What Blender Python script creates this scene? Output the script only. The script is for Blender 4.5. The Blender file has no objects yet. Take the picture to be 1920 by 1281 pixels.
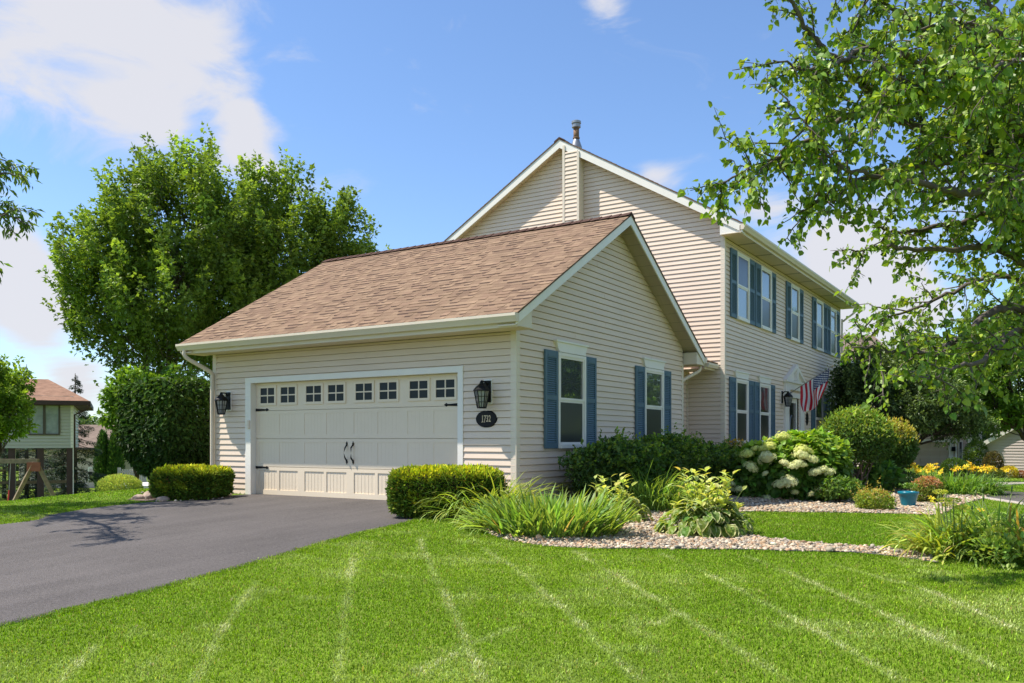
import bpy, math, random
import numpy as np
from mathutils import Vector, Matrix

random.seed(7)
rng = np.random.default_rng(7)
scene = bpy.context.scene
COL = scene.collection
R = math.radians

# ------------------------------------------------------------------ camera
CAM = np.array([6.979, -11.134, 1.037]); YAW = 0.5645; F = 1600.0; HY = 825.4
FWD = np.array([-math.sin(YAW), math.cos(YAW), 0.0]); RT = np.array([math.cos(YAW), math.sin(YAW), 0.0])
cam_d = bpy.data.cameras.new('camera'); cam = bpy.data.objects.new('camera', cam_d); COL.objects.link(cam)
cam.location = CAM; cam.rotation_euler = (R(90), 0, YAW)
cam_d.sensor_width = 36; cam_d.lens = F / 1920 * 36; cam_d.shift_y = (HY - 640.5) / 1920
cam_d.clip_start = 0.1; cam_d.clip_end = 3000
scene.camera = cam

# ------------------------------------------------------------------ sun and sky
SUN = np.array([-1.6, -1.0, 3.2]); SUN = SUN / np.linalg.norm(SUN)
sl = bpy.data.lights.new('sun', 'SUN'); sl.energy = 4.45; sl.angle = R(0.53); sl.color = (1.0, 0.93, 0.83)
so = bpy.data.objects.new('sun', sl); COL.objects.link(so)
so.rotation_euler = Vector(-SUN).to_track_quat('-Z', 'Y').to_euler()
scene.view_settings.view_transform = 'Standard'; scene.view_settings.look = 'None'
scene.view_settings.exposure = 0.76; scene.view_settings.gamma = 1
scene.cycles.max_bounces = 6; scene.cycles.diffuse_bounces = 3; scene.cycles.glossy_bounces = 3
scene.cycles.transmission_bounces = 4; scene.cycles.transparent_max_bounces = 6
scene.cycles.caustics_reflective = False; scene.cycles.caustics_refractive = False
scene.cycles.sample_clamp_indirect = 6
scene.cycles.use_denoising = True

def pxd(px, py, d):                       # the world point seen at a photo pixel, d metres in front of the camera
    return CAM + d * FWD + (px - 960) / F * d * RT + np.array([0, 0, (HY - py) / F * d])
def ray(px, py):
    return FWD + (px - 960) / F * RT + np.array([0, 0, (HY - py) / F])
def on_x(px, py, X):
    r = ray(px, py); return CAM + (X - CAM[0]) / r[0] * r
def on_y(px, py, Y):
    r = ray(px, py); return CAM + (Y - CAM[1]) / r[1] * r
def sst(a, b, x):
    t = np.clip((np.asarray(x, float) - a) / (b - a), 0, 1); return t * t * (3 - 2 * t)
def softp(x, k):
    x = np.asarray(x, float); return k * np.logaddexp(0, x / k)
def ground(x, y):
    x = np.asarray(x, float); y = np.asarray(y, float)
    z = -0.05 * softp(-(y + 0.6), 0.4)
    z = z - 0.16 * sst(0, 3.5, x) * sst(-6, 2, y)
    z = z - 0.026 * softp(y - 15, 2.0) * sst(-4, 6, x)
    z = z - 2.1 * sst(-8.7, -22.0, x)
    z = z - 1.2 * sst(9, 22, y) * sst(1, -7, x) * sst(-18, -8, x)
    return z
def G(px, py, lift=0.0):                  # the ground point seen at a photo pixel
    r = ray(px, py); t = 2.0
    for _ in range(4000):
        p = CAM + t * r
        if p[2] <= ground(p[0], p[1]) + lift: break
        t += 0.03
    return p
def depth(p): return float((np.asarray(p) - CAM) @ FWD)

w = bpy.data.worlds.new('World'); scene.world = w; w.use_nodes = True
nt = w.node_tree; nt.nodes.clear()
def nn(nt, t, **kw):
    n = nt.nodes.new(t)
    for k, v in kw.items():
        if k == 'inp':
            for i, val in v.items(): n.inputs[i].default_value = val
        else: setattr(n, k, v)
    return n
def build_world():
    L = nt.links.new
    out = nn(nt, 'ShaderNodeOutputWorld'); bg = nn(nt, 'ShaderNodeBackground', inp={'Strength': 0.15})
    sky = nn(nt, 'ShaderNodeTexSky', sky_type='NISHITA', sun_disc=False)
    sky.sun_elevation = math.asin(SUN[2]); sky.sun_rotation = math.atan2(SUN[0], SUN[1])
    sky.altitude = 200; sky.air_density = 1.0; sky.dust_density = 0.6; sky.ozone_density = 2.2
    tc = nn(nt, 'ShaderNodeTexCoord')
    nrm = nn(nt, 'ShaderNodeVectorMath', operation='NORMALIZE'); L(tc.outputs['Generated'], nrm.inputs[0])
    mp = nn(nt, 'ShaderNodeMapping', inp={'Scale': (1.0, 1.0, 2.2), 'Location': (3.1, 1.7, 0.4)}); L(nrm.outputs[0], mp.inputs[0])
    noi = nn(nt, 'ShaderNodeTexNoise', inp={'Scale': 7.0, 'Detail': 10.0, 'Roughness': 0.6, 'Distortion': 0.7}); L(mp.outputs[0], noi.inputs['Vector'])
    blobs = [(40, 10, .10, 1.4), (190, 20, .085, 1.4), (320, 50, .065, 1.2), (390, 100, .042, 1.1), (430, 30, .05, .8), (10, 110, .05, 1.2), (270, 215, .030, 1.7), (200, 195, .022, 1.6), (320, 150, .035, .8), (455, 212, .026, 2.3), (465, 265, .030, 1.9), (310, 235, .02, 1.5), (520, 330, .03, .8), (440, 290, .04, .9),
             (50, 455, .035, 1.0), (30, 535, .042, 2.4), (105, 575, .034, 2.3), (40, 610, .03, 1.3), (60, 560, .03, 1.2), (10, 470, .03, 1.4), (150, 700, .028, 1.6), (80, 660, .02, .8), (200, 795, .045, 1.2), (120, 720, .022, .9),
             (1130, 2, .026, 2.0), (1045, 15, .012, .7), (1480, 440, .05, 1.2), (1420, 400, .03, 1.0), (1640, 570, .055, 3.2), (1590, 480, .045, 1.7), (1690, 590, .06, 2.6), (1250, 340, .022, 1.3), (1215, 325, .015, .9), (1600, 640, .06, 1.3), (1560, 420, .05, .9),
             (735, 85, .022, 1.0), (835, 45, .022, .75), (780, 122, .014, .7)]
    acc = None
    dirs = [(ray(px, py), wd, am) for (px, py, wd, am) in blobs]
    dirs += [(-FWD + np.array([0, 0, .5]), .7, 1.3), (RT - .45 * FWD + np.array([0, 0, .35]), .55, 1.3), (RT + .6 * FWD + np.array([0, 0, .8]), .4, .6)]  # unseen cloud banks, added behind and right to whiten light on door and gable
    for (d, wd, am) in dirs:
        d = d / np.linalg.norm(d)
        dt = nn(nt, 'ShaderNodeVectorMath', operation='DOT_PRODUCT'); L(nrm.outputs[0], dt.inputs[0]); dt.inputs[1].default_value = tuple(d)
        k = 2.0 / (wd * wd)
        m = nn(nt, 'ShaderNodeMath', operation='MULTIPLY_ADD', inp={1: k, 2: -k}); L(dt.outputs['Value'], m.inputs[0])
        e = nn(nt, 'ShaderNodeMath', operation='EXPONENT'); L(m.outputs[0], e.inputs[0])
        s = nn(nt, 'ShaderNodeMath', operation='MULTIPLY_ADD', inp={1: am * 0.165}); L(e.outputs[0], s.inputs[0])
        if acc is not None: L(acc.outputs[0], s.inputs[2])
        else: s.inputs[2].default_value = 0.0
        acc = s
    tot = nn(nt, 'ShaderNodeMath', operation='ADD'); L(acc.outputs[0], tot.inputs[0]); L(noi.outputs['Fac'], tot.inputs[1])
    ramp = nn(nt, 'ShaderNodeMapRange', interpolation_type='SMOOTHSTEP', inp={'From Min': 0.585, 'From Max': 0.93, 'To Min': 0.0, 'To Max': 0.95}); L(tot.outputs[0], ramp.inputs['Value'])
    mix = nn(nt, 'ShaderNodeMix', data_type='RGBA'); L(ramp.outputs[0], mix.inputs['Factor'])
    tint = nn(nt, 'ShaderNodeMix', data_type='RGBA', blend_type='MULTIPLY', inp={'Factor': 1.0})
    L(sky.outputs[0], tint.inputs['A']); tint.inputs['B'].default_value = (0.655, 0.745, 0.85, 1)
    L(tint.outputs['Result'], mix.inputs['A']); mix.inputs['B'].default_value = (3.1, 3.1, 3.3, 1)
    L(mix.outputs['Result'], bg.inputs['Color']); L(bg.outputs[0], out.inputs[0])
build_world()

# ------------------------------------------------------------------ mesh helpers
class MB:
    def __init__(s): s.v = []; s.f = []; s.n = 0; s.a = {}
    def add(s, v, f, mat=0, **attrs):
        v = np.asarray(v, float).reshape(-1, 3)
        for k, val in attrs.items():
            val = np.asarray(val, float); s.a.setdefault(k, []).append((s.n, np.broadcast_to(val, (len(v), val.shape[-1]))))
        groups = {}
        if isinstance(f, np.ndarray): s.f.append((f + s.n, mat))
        else:
            for q in f: groups.setdefault(len(q), []).append(q)
            for q in groups.values(): s.f.append((np.asarray(q, int) + s.n, mat))
        s.v.append(v); s.n += len(v); return s
    def box(s, x0, x1, y0, y1, z0, z1, mat=0):
        v = [(x, y, z) for z in (z0, z1) for y in (y0, y1) for x in (x0, x1)]
        return s.add(v, [(0, 2, 3, 1), (4, 5, 7, 6), (0, 1, 5, 4), (2, 6, 7, 3), (0, 4, 6, 2), (1, 3, 7, 5)], mat)
    def fbox(s, O, U, V, N, mat=0):        # box spanned by three vectors from O
        O, U, V, N = (np.asarray(a, float) for a in (O, U, V, N))
        v = [O + a * U + b * V + c * N for c in (0, 1) for b in (0, 1) for a in (0, 1)]
        return s.add(v, [(0, 2, 3, 1), (4, 5, 7, 6), (0, 1, 5, 4), (2, 6, 7, 3), (0, 4, 6, 2), (1, 3, 7, 5)], mat)
    def prism(s, poly, ext, mat=0):        # planar polygon (3-D points) pushed along ext
        p = np.asarray(poly, float); e = np.asarray(ext, float); n = len(p)
        f = [tuple(range(n))[::-1], tuple(range(n, 2 * n))] + [(i, (i + 1) % n, n + (i + 1) % n, n + i) for i in range(n)]
        return s.add(np.vstack([p, p + e]), f, mat)
    def tube(s, pts, rad, sides=8, mat=0, cap=True, flat=None, **at):
        p = np.asarray(pts, float); n = len(p); rad = np.broadcast_to(rad, (n,))
        t = np.gradient(p, axis=0); t /= np.linalg.norm(t, axis=1)[:, None] + 1e-9
        up = np.array([0, 0, 1.0]) if abs(t[0][2]) < 0.9 else np.array([1.0, 0, 0])
        a = np.cross(t, up); a /= np.linalg.norm(a, axis=1)[:, None] + 1e-9; b = np.cross(t, a)
        th = np.linspace(0, 2 * math.pi, sides, endpoint=False)
        fa, fb = flat or (1, 1)
        v = p[:, None] + rad[:, None, None] * (fa * np.cos(th)[None, :, None] * a[:, None] + fb * np.sin(th)[None, :, None] * b[:, None])
        i = np.arange(n - 1)[:, None] * sides; j = np.arange(sides)[None]; k = (j + 1) % sides
        f = [np.stack([i + j, i + k, i + sides + k, i + sides + j], -1).reshape(-1, 4)]
        fl = [tuple(q) for q in f[0]]
        if cap: fl += [tuple(range(sides))[::-1], tuple(range((n - 1) * sides, n * sides))]
        return s.add(v.reshape(-1, 3), fl, mat, **at)
    def lathe(s, prof, c=(0, 0, 0), sides=24, mat=0):
        th = np.linspace(0, 2 * math.pi, sides, endpoint=False); pr = np.asarray(prof, float); n = len(pr)
        v = np.stack([pr[:, 0:1] * np.cos(th), pr[:, 0:1] * np.sin(th), np.repeat(pr[:, 1:2], sides, 1)], -1).reshape(-1, 3) + np.asarray(c, float)
        f = [(i * sides + j, i * sides + (j + 1) % sides, (i + 1) * sides + (j + 1) % sides, (i + 1) * sides + j) for i in range(n - 1) for j in range(sides)]
        f += [tuple(range(sides))[::-1], tuple(range((n - 1) * sides, n * sides))]
        return s.add(v, f, mat)
    def build(s, name, mats, parent=None, smooth=False):
        me = bpy.data.meshes.new(name)
        v = np.concatenate(s.v) if s.v else np.zeros((0, 3))
        me.vertices.add(len(v)); me.vertices.foreach_set('co', v.astype(np.float32).ravel())
        loops = np.concatenate([f.ravel() for f, m in s.f]); tot = np.concatenate([np.full(len(f), f.shape[1]) for f, m in s.f])
        mi = np.concatenate([np.full(len(f), m) for f, m in s.f])
        st = np.concatenate([[0], np.cumsum(tot)[:-1]])
        me.loops.add(len(loops)); me.loops.foreach_set('vertex_index', loops.astype(np.int32))
        me.polygons.add(len(tot)); me.polygons.foreach_set('loop_start', st.astype(np.int32))
        me.polygons.foreach_set('material_index', mi.astype(np.int32))
        me.polygons.foreach_set('use_smooth', np.full(len(tot), smooth))
        for k, lst in s.a.items():
            dim = lst[0][1].shape[1]
            full = np.zeros((len(v), 4 if k == 'Col' else 3), np.float32)
            if k == 'Col': full[:, 3] = 1
            for (o, arr) in lst: full[o:o + len(arr), :dim] = arr
            at = me.attributes.new(k, 'FLOAT_COLOR' if k == 'Col' else 'FLOAT_VECTOR', 'POINT')
            at.data.foreach_set('color' if k == 'Col' else 'vector', full.ravel())
        me.update(calc_edges=True)
        if me.validate(): me.update(calc_edges=True)
        for m in (mats if isinstance(mats, (list, tuple)) else [mats]): me.materials.append(m)
        o = bpy.data.objects.new(name, me); COL.objects.link(o)
        if parent is not None: o.parent = parent
        return o

def tag(o, label=None, cat=None, group=None, kind=None):
    if label: o['label'] = label
    if cat: o['category'] = cat
    if group: o['group'] = group
    if kind: o['kind'] = kind
    return o
def empty(name, loc, label, cat, group=None, rz=0.0):
    o = bpy.data.objects.new(name, None); o.empty_display_size = 0.2; COL.objects.link(o)
    o.location = loc; o.rotation_euler = (0, 0, rz); return tag(o, label, cat, group)
def copy_tree(o, parent=None):
    c = o.copy(); COL.objects.link(c)
    if parent is not None: c.parent = parent
    for ch in list(o.children): copy_tree(ch, c)
    return c

# ------------------------------------------------------------------ materials
def pmat(name, color, rough=0.6, spec=0.4, metal=0.0, bump=None, var=None, coat=0.0):
    """plain surface; var=(scale, amount) mottles the colour, bump=(scale, strength) roughens it"""
    m = bpy.data.materials.new(name); m.use_nodes = True; t = m.node_tree; L = t.links.new
    b = t.nodes['Principled BSDF']
    b.inputs['Base Color'].default_value = (*color, 1); b.inputs['Roughness'].default_value = rough
    b.inputs['Specular IOR Level'].default_value = spec; b.inputs['Metallic'].default_value = metal
    b.inputs['Coat Weight'].default_value = coat
    if var or bump:
        tc = nn(t, 'ShaderNodeTexCoord')
    if var:
        n = nn(t, 'ShaderNodeTexNoise', inp={'Scale': var[0], 'Detail': 5.0, 'Roughness': 0.6}); L(tc.outputs['Object'], n.inputs['Vector'])
        mr = nn(t, 'ShaderNodeMapRange', inp={'From Min': 0.25, 'From Max': 0.75, 'To Min': 1 - var[1], 'To Max': 1 + var[1]}); L(n.outputs['Fac'], mr.inputs['Value'])
        mx = nn(t, 'ShaderNodeVectorMath', operation='SCALE'); mx.inputs[0].default_value = color; L(mr.outputs[0], mx.inputs['Scale'])
        L(mx.outputs[0], b.inputs['Base Color'])
    if bump:
        n2 = nn(t, 'ShaderNodeTexNoise', inp={'Scale': bump[0], 'Detail': 4.0}); L(tc.outputs['Object'], n2.inputs['Vector'])
        bp = nn(t, 'ShaderNodeBump', inp={'Strength': bump[1], 'Distance': 0.01}); L(n2.outputs['Fac'], bp.inputs['Height']); L(bp.outputs[0], b.inputs['Normal'])
    return m
def leafmat(name, trans=0.35, rough=0.45, spec=0.35, tcol=(1.25, 1.2, 0.45)):
    m = bpy.data.materials.new(name); m.use_nodes = True; t = m.node_tree; L = t.links.new
    b = t.nodes['Principled BSDF']; out = t.nodes['Material Output']
    at = nn(t, 'ShaderNodeAttribute', attribute_name='Col')
    L(at.outputs['Color'], b.inputs['Base Color']); b.inputs['Roughness'].default_value = rough; b.inputs['Specular IOR Level'].default_value = spec
    tr = nn(t, 'ShaderNodeBsdfTranslucent')
    mu = nn(t, 'ShaderNodeVectorMath', operation='MULTIPLY'); mu.inputs[1].default_value = tcol; L(at.outputs['Color'], mu.inputs[0]); L(mu.outputs[0], tr.inputs['Color'])
    mx = nn(t, 'ShaderNodeMixShader', inp={'Fac': trans}); L(b.outputs[0], mx.inputs[1]); L(tr.outputs[0], mx.inputs[2]); L(mx.outputs[0], out.inputs['Surface'])
    return m
def colmat(name, rough=0.7, spec=0.3, bump=None):
    m = bpy.data.materials.new(name); m.use_nodes = True; t = m.node_tree; L = t.links.new
    b = t.nodes['Principled BSDF']; b.inputs['Roughness'].default_value = rough; b.inputs['Specular IOR Level'].default_value = spec
    at = nn(t, 'ShaderNodeAttribute', attribute_name='Col'); L(at.outputs['Color'], b.inputs['Base Color'])
    if bump:
        tc = nn(t, 'ShaderNodeTexCoord'); n2 = nn(t, 'ShaderNodeTexNoise', inp={'Scale': bump[0], 'Detail': 4.0}); L(tc.outputs['Object'], n2.inputs['Vector'])
        bp = nn(t, 'ShaderNodeBump', inp={'Strength': bump[1], 'Distance': 0.01}); L(n2.outputs['Fac'], bp.inputs['Height']); L(bp.outputs[0], b.inputs['Normal'])
    return m
def shinglemat(name):
    m = bpy.data.materials.new(name); m.use_nodes = True; t = m.node_tree; L = t.links.new
    b = t.nodes['Principled BSDF']; b.inputs['Roughness'].default_value = 0.93; b.inputs['Specular IOR Level'].default_value = 0.12
    at = nn(t, 'ShaderNodeAttribute', attribute_name='Col'); tc = nn(t, 'ShaderNodeTexCoord')
    n = nn(t, 'ShaderNodeTexNoise', inp={'Scale': 55.0, 'Detail': 4.0, 'Roughness': .8}); L(tc.outputs['Object'], n.inputs['Vector'])
    n3 = nn(t, 'ShaderNodeTexNoise', inp={'Scale': 0.7, 'Detail': 4.0}); L(tc.outputs['Object'], n3.inputs['Vector'])
    av = nn(t, 'ShaderNodeMath', operation='MULTIPLY_ADD', inp={1: 0.4}); L(n3.outputs['Fac'], av.inputs[0]); L(n.outputs['Fac'], av.inputs[2])
    mr = nn(t, 'ShaderNodeMapRange', inp={'From Min': 0.35, 'From Max': 1.05, 'To Min': 0.75, 'To Max': 1.25}); L(av.outputs[0], mr.inputs['Value'])
    sc = nn(t, 'ShaderNodeVectorMath', operation='SCALE'); L(at.outputs['Color'], sc.inputs[0]); L(mr.outputs[0], sc.inputs['Scale']); L(sc.outputs[0], b.inputs['Base Color'])
    return m
def vinyl(name, color):
    m = bpy.data.materials.new(name); m.use_nodes = True; t = m.node_tree; L = t.links.new
    b = t.nodes['Principled BSDF']; b.inputs['Roughness'].default_value = 0.5; b.inputs['Specular IOR Level'].default_value = 0.3
    tc = nn(t, 'ShaderNodeTexCoord')
    mp = nn(t, 'ShaderNodeMapping', inp={'Scale': (0.6, 0.6, 9.0)}); L(tc.outputs['Object'], mp.inputs[0])
    n = nn(t, 'ShaderNodeTexNoise', inp={'Scale': 2.0, 'Detail': 5.0}); L(mp.outputs[0], n.inputs['Vector'])
    n1 = nn(t, 'ShaderNodeTexNoise', inp={'Scale': 0.7, 'Detail': 5.0}); L(tc.outputs['Object'], n1.inputs['Vector'])
    ad = nn(t, 'ShaderNodeMath', operation='ADD'); L(n.outputs['Fac'], ad.inputs[0]); L(n1.outputs['Fac'], ad.inputs[1])
    mr = nn(t, 'ShaderNodeMapRange', inp={'From Min': 0.6, 'From Max': 1.4, 'To Min': 0.93, 'To Max': 1.06}); L(ad.outputs[0], mr.inputs['Value'])
    mx = nn(t, 'ShaderNodeVectorMath', operation='SCALE'); mx.inputs[0].default_value = color; L(mr.outputs[0], mx.inputs['Scale']); L(mx.outputs[0], b.inputs['Base Color'])
    mp2 = nn(t, 'ShaderNodeMapping', inp={'Scale': (2.5, 2.5, 90.0)}); L(tc.outputs['Object'], mp2.inputs[0])
    n2 = nn(t, 'ShaderNodeTexNoise', inp={'Scale': 3.0, 'Detail': 3.0}); L(mp2.outputs[0], n2.inputs['Vector'])
    bp = nn(t, 'ShaderNodeBump', inp={'Strength': 0.12, 'Distance': 0.004}); L(n2.outputs['Fac'], bp.inputs['Height']); L(bp.outputs[0], b.inputs['Normal'])
    return m

M = {}
M['siding'] = vinyl('beige_vinyl_siding', (0.745, 0.605, 0.475))
M['trim'] = pmat('cream_trim', (0.72, 0.63, 0.50), 0.45, 0.35, var=(1.5, 0.05))
M['white'] = pmat('white_trim', (0.82, 0.78, 0.70), 0.4, 0.4, var=(2, 0.04))
M['soffit'] = pmat('soffit_vinyl', (0.68, 0.58, 0.43), 0.55, 0.3, var=(1.5, 0.05))
M['vent'] = pmat('soffit_vent', (0.36, 0.31, 0.23), 0.6, 0.3)
M['shutter'] = pmat('blue_shutter', (0.085, 0.150, 0.195), 0.5, 0.35, var=(2.5, 0.10))
def glassmat(name, color, fac, rough):
    m = bpy.data.materials.new(name); m.use_nodes = True; t = m.node_tree; b = t.nodes['Principled BSDF']; b.inputs['Base Color'].default_value = (*color, 1); b.inputs['Roughness'].default_value = .3
    g = nn(t, 'ShaderNodeBsdfGlossy'); g.inputs['Roughness'].default_value = rough; g.inputs['Color'].default_value = (.9, .95, .92, 1)
    tc = nn(t, 'ShaderNodeTexCoord'); n = nn(t, 'ShaderNodeTexNoise', inp={'Scale': 2.2, 'Detail': 1.0}); t.links.new(tc.outputs['Object'], n.inputs['Vector']); bp = nn(t, 'ShaderNodeBump', inp={'Strength': .12, 'Distance': .02}); t.links.new(n.outputs['Fac'], bp.inputs['Height']); t.links.new(bp.outputs[0], g.inputs['Normal'])
    mx = nn(t, 'ShaderNodeMixShader', inp={'Fac': fac}); t.links.new(b.outputs[0], mx.inputs[1]); t.links.new(g.outputs[0], mx.inputs[2]); t.links.new(mx.outputs[0], t.nodes['Material Output'].inputs['Surface']); return m
M['glass'] = glassmat('window_glass', (.012, .016, .016), .27, .01)
M['screen'] = glassmat('insect_screen', (.022, .023, .027), .05, .10)
M['doorpanel'] = pmat('garage_door_panel', (0.80, 0.675, 0.50), 0.45, 0.35, var=(1.2, 0.03))
M['doorglass'] = pmat('garage_door_glass', (0.022, 0.030, 0.034), 0.3, 0.15)
M['black'] = pmat('black_metal', (0.006, 0.006, 0.0065), 0.5, 0.22)
M['lampglass'] = pmat('seeded_lamp_glass', (0.35, 0.35, 0.33), 0.15, 0.6)
M['gold'] = pmat('tan_numerals', (0.62, 0.50, 0.33), 0.4, 0.4)
M['roof'] = shinglemat('brown_shingles')
M['ridge'] = pmat('ridge_shingles', (0.085, 0.05, 0.038), 0.95, 0.1, bump=(80, 0.4), var=(9, 0.3))
M['vdark'] = pmat('dark_opening', (0.01, 0.01, 0.01), 0.8, 0.2)
M['galv'] = pmat('galvanised_steel', (0.33, 0.34, 0.35), 0.42, 0.5, 0.7, var=(7, 0.2))
M['rust'] = pmat('rusty_flue', (0.22, 0.13, 0.075), 0.7, 0.3, 0.3, var=(12, 0.4))
M['foliage'] = leafmat('foliage', trans=0.45)
M['needles'] = leafmat('needles', 0.28, 0.6, 0.15, (1.1, 1.1, 0.6))
M['gloss'] = leafmat('glossy_foliage', 0.38, 0.40, 0.35)
M['petal'] = leafmat('petals', 0.3, 0.6, 0.2, (1, 1, 0.9))
M['grass'] = leafmat('grass_blades', 0.38, 0.55, 0.22, (1.15, 1.15, 0.4))
M['bark'] = pmat('bark', (0.075, 0.056, 0.043), 0.9, 0.15, bump=(25, 0.8), var=(14, 0.4))
M['greybark'] = pmat('grey_bark', (0.12, 0.10, 0.085), 0.9, 0.15, bump=(25, 0.8), var=(11, 0.4))
M['stem'] = pmat('green_stem', (0.12, 0.17, 0.05), 0.6, 0.3)
M['teal'] = pmat('teal_glaze', (0.0, 0.17, 0.245), 0.28, 0.5, var=(6, 0.15), coat=0.3)
M['soil'] = pmat('dark_mulch', (0.045, 0.030, 0.022), 0.95, 0.1, bump=(40, 1.0), var=(20, 0.4))
M['stone'] = colmat('river_pebbles', 0.7, 0.3)
M['edging'] = pmat('black_edging', (0.02, 0.021, 0.022), 0.5, 0.4)
# ------------------------------------------------------------------ regions on the ground
def gpoly(px): return np.array([G(x, y)[:2] for x, y in px])
def inside(poly, x, y):
    x = np.asarray(x, float); y = np.asarray(y, float); res = np.zeros(x.shape, bool); n = len(poly)
    for i in range(n):
        x0, y0 = poly[i]; x1, y1 = poly[(i + 1) % n]
        c = ((y0 > y) != (y1 > y)) & (x < (x1 - x0) * (y - y0) / (y1 - y0 + 1e-12) + x0); res ^= c
    return res
def smooth_line(p, n=8):                  # Catmull-Rom through the points
    p = np.asarray(p, float); q = np.vstack([2 * p[0] - p[1], p, 2 * p[-1] - p[-2]]); out = []
    for i in range(1, len(q) - 2):
        for t in np.linspace(0, 1, n, endpoint=False):
            a, b, c, d = q[i - 1], q[i], q[i + 1], q[i + 2]
            out.append(0.5 * (2 * b + (c - a) * t + (2 * a - 5 * b + 4 * c - d) * t * t + (3 * b - a - 3 * c + d) * t ** 3))
    return np.array(out + [p[-1]])
drive_right = smooth_line(np.vstack([[(-1.0, 0.1), (-1.0, -0.5)], gpoly([(794, 973), (742, 987), (650, 1008), (500, 1051), (300, 1105), (150, 1142), (0, 1177)]), [(0.35, -12), (0.9, -18)]]))
drive_left = smooth_line(np.vstack([[(-6.02, 0.1), (-6.1, -0.5)], gpoly([(400, 936), (290, 941), (180, 952), (80, 968), (0, 984)]), [(-7.6, -8), (-8.2, -18)]]))
P_DRIVE = np.vstack([drive_right, drive_left[::-1]])
bed_front = smooth_line(gpoly([(862, 958), (885, 985), (930, 1008), (1000, 1024), (1100, 1030), (1240, 1032), (1390, 1033), (1500, 1036), (1600, 1038), (1680, 1047), (1760, 1058)]))
strip_back = smooth_line(gpoly([(1740, 1040), (1660, 1031), (1600, 1026), (1530, 1021), (1480, 1016), (1430, 1010), (1395, 1000), (1378, 982), (1390, 961), (1500, 962), (1600, 963), (1700, 965), (1762, 966), (1800, 948), (1850, 933), (1872, 915)]))
P_BED = np.vstack([bed_front, strip_back, [(3.2, 21.5), (0.5, 21.3), (0.5, 8.4), (-0.3, 7.2), (0, 0), (-1.0, 0), (-1.0, -0.6)]])
TREE = np.array([7.3, 0.9])
th = np.linspace(0, 2 * math.pi, 40, endpoint=False)
P_RING = np.stack([TREE[0] + np.where(np.cos(th) < 0, 2.15 - .85 * sst(-.75, -.1, np.sin(th)), 2.15) * np.cos(th), TREE[1] + np.where(np.sin(th) > 0, .5, 2.05) * np.sin(th)], -1)
P_LBED = gpoly([(236, 938), (262, 927), (300, 920), (445, 915), (440, 934), (400, 938), (290, 943)])
def not_lawn(x, y):
    m = inside(P_DRIVE, x, y) | inside(P_BED, x, y) | inside(P_RING, x, y) | inside(P_LBED, x, y)
    m |= (x > -8.2) & (x < 0.5) & (y > 8.3) & (y < 21.3)
    m |= (x > -7.1) & (x < 0) & (y > 0) & (y < 8.4)
    return m

# lawn and terrain: one sheet to the horizon
def axis(c, f0, f1, st):
    a = np.arange(f0, f1 + 1e-6, st); g = st * 1.3 ** np.arange(1, 32)
    return np.concatenate([(f0 - np.cumsum(g))[::-1], a, f1 + np.cumsum(g)])
def build_ground():
    ax = axis(0, -14, 14, 0.2); ay = axis(0, -12, 22, 0.2)
    ax = ax[np.abs(ax) < 1500]; ay = ay[np.abs(ay) < 1500]
    X, Y = np.meshgrid(ax, ay); Z = ground(X, Y)
    def deep(P): return np.all([inside(P, X + a, Y + b) for a, b in ((.3, 0), (-.3, 0), (0, .3), (0, -.3), (.22, .22), (-.22, .22), (.22, -.22), (-.22, -.22))], 0)
    low = deep(P_DRIVE) | deep(P_BED) | deep(P_RING)
    Z = Z - 0.03 * low
    ny, nx = X.shape; i = np.arange(ny - 1)[:, None] * nx + np.arange(nx - 1)[None]
    f = np.stack([i, i + 1, i + nx + 1, i + nx], -1).reshape(-1, 4)
    m = bpy.data.materials.new('lawn_soil'); m.use_nodes = True; t = m.node_tree; L = t.links.new; b = t.nodes['Principled BSDF']
    b.inputs['Roughness'].default_value = 0.95; b.inputs['Specular IOR Level'].default_value = 0.1
    tc = nn(t, 'ShaderNodeTexCoord'); n1 = nn(t, 'ShaderNodeTexNoise', inp={'Scale': 0.9, 'Detail': 6.0}); n2 = nn(t, 'ShaderNodeTexNoise', inp={'Scale': 45.0, 'Detail': 4.0})
    L(tc.outputs['Object'], n1.inputs['Vector']); L(tc.outputs['Object'], n2.inputs['Vector'])
    ad = nn(t, 'ShaderNodeMath', operation='ADD'); L(n1.outputs['Fac'], ad.inputs[0]); L(n2.outputs['Fac'], ad.inputs[1])
    cr = nn(t, 'ShaderNodeValToRGB'); e = cr.color_ramp.elements; e[0].position = 0.35; e[0].color = (.10, .16, .016, 1); e[1].position = 0.7; e[1].color = (.19, .27, .03, 1)
    mr = nn(t, 'ShaderNodeMath', operation='MULTIPLY', inp={1: 0.5}); L(ad.outputs[0], mr.inputs[0]); L(mr.outputs[0], cr.inputs['Fac']); L(cr.outputs['Color'], b.inputs['Base Color'])
    bp = nn(t, 'ShaderNodeBump', inp={'Strength': 0.8, 'Distance': 0.03}); L(n2.outputs['Fac'], bp.inputs['Height']); L(bp.outputs[0], b.inputs['Normal'])
    o = MB().add(np.stack([X, Y, Z], -1).reshape(-1, 3), f).build('lawn', m, smooth=True); tag(o, kind='structure')
build_ground()

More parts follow.
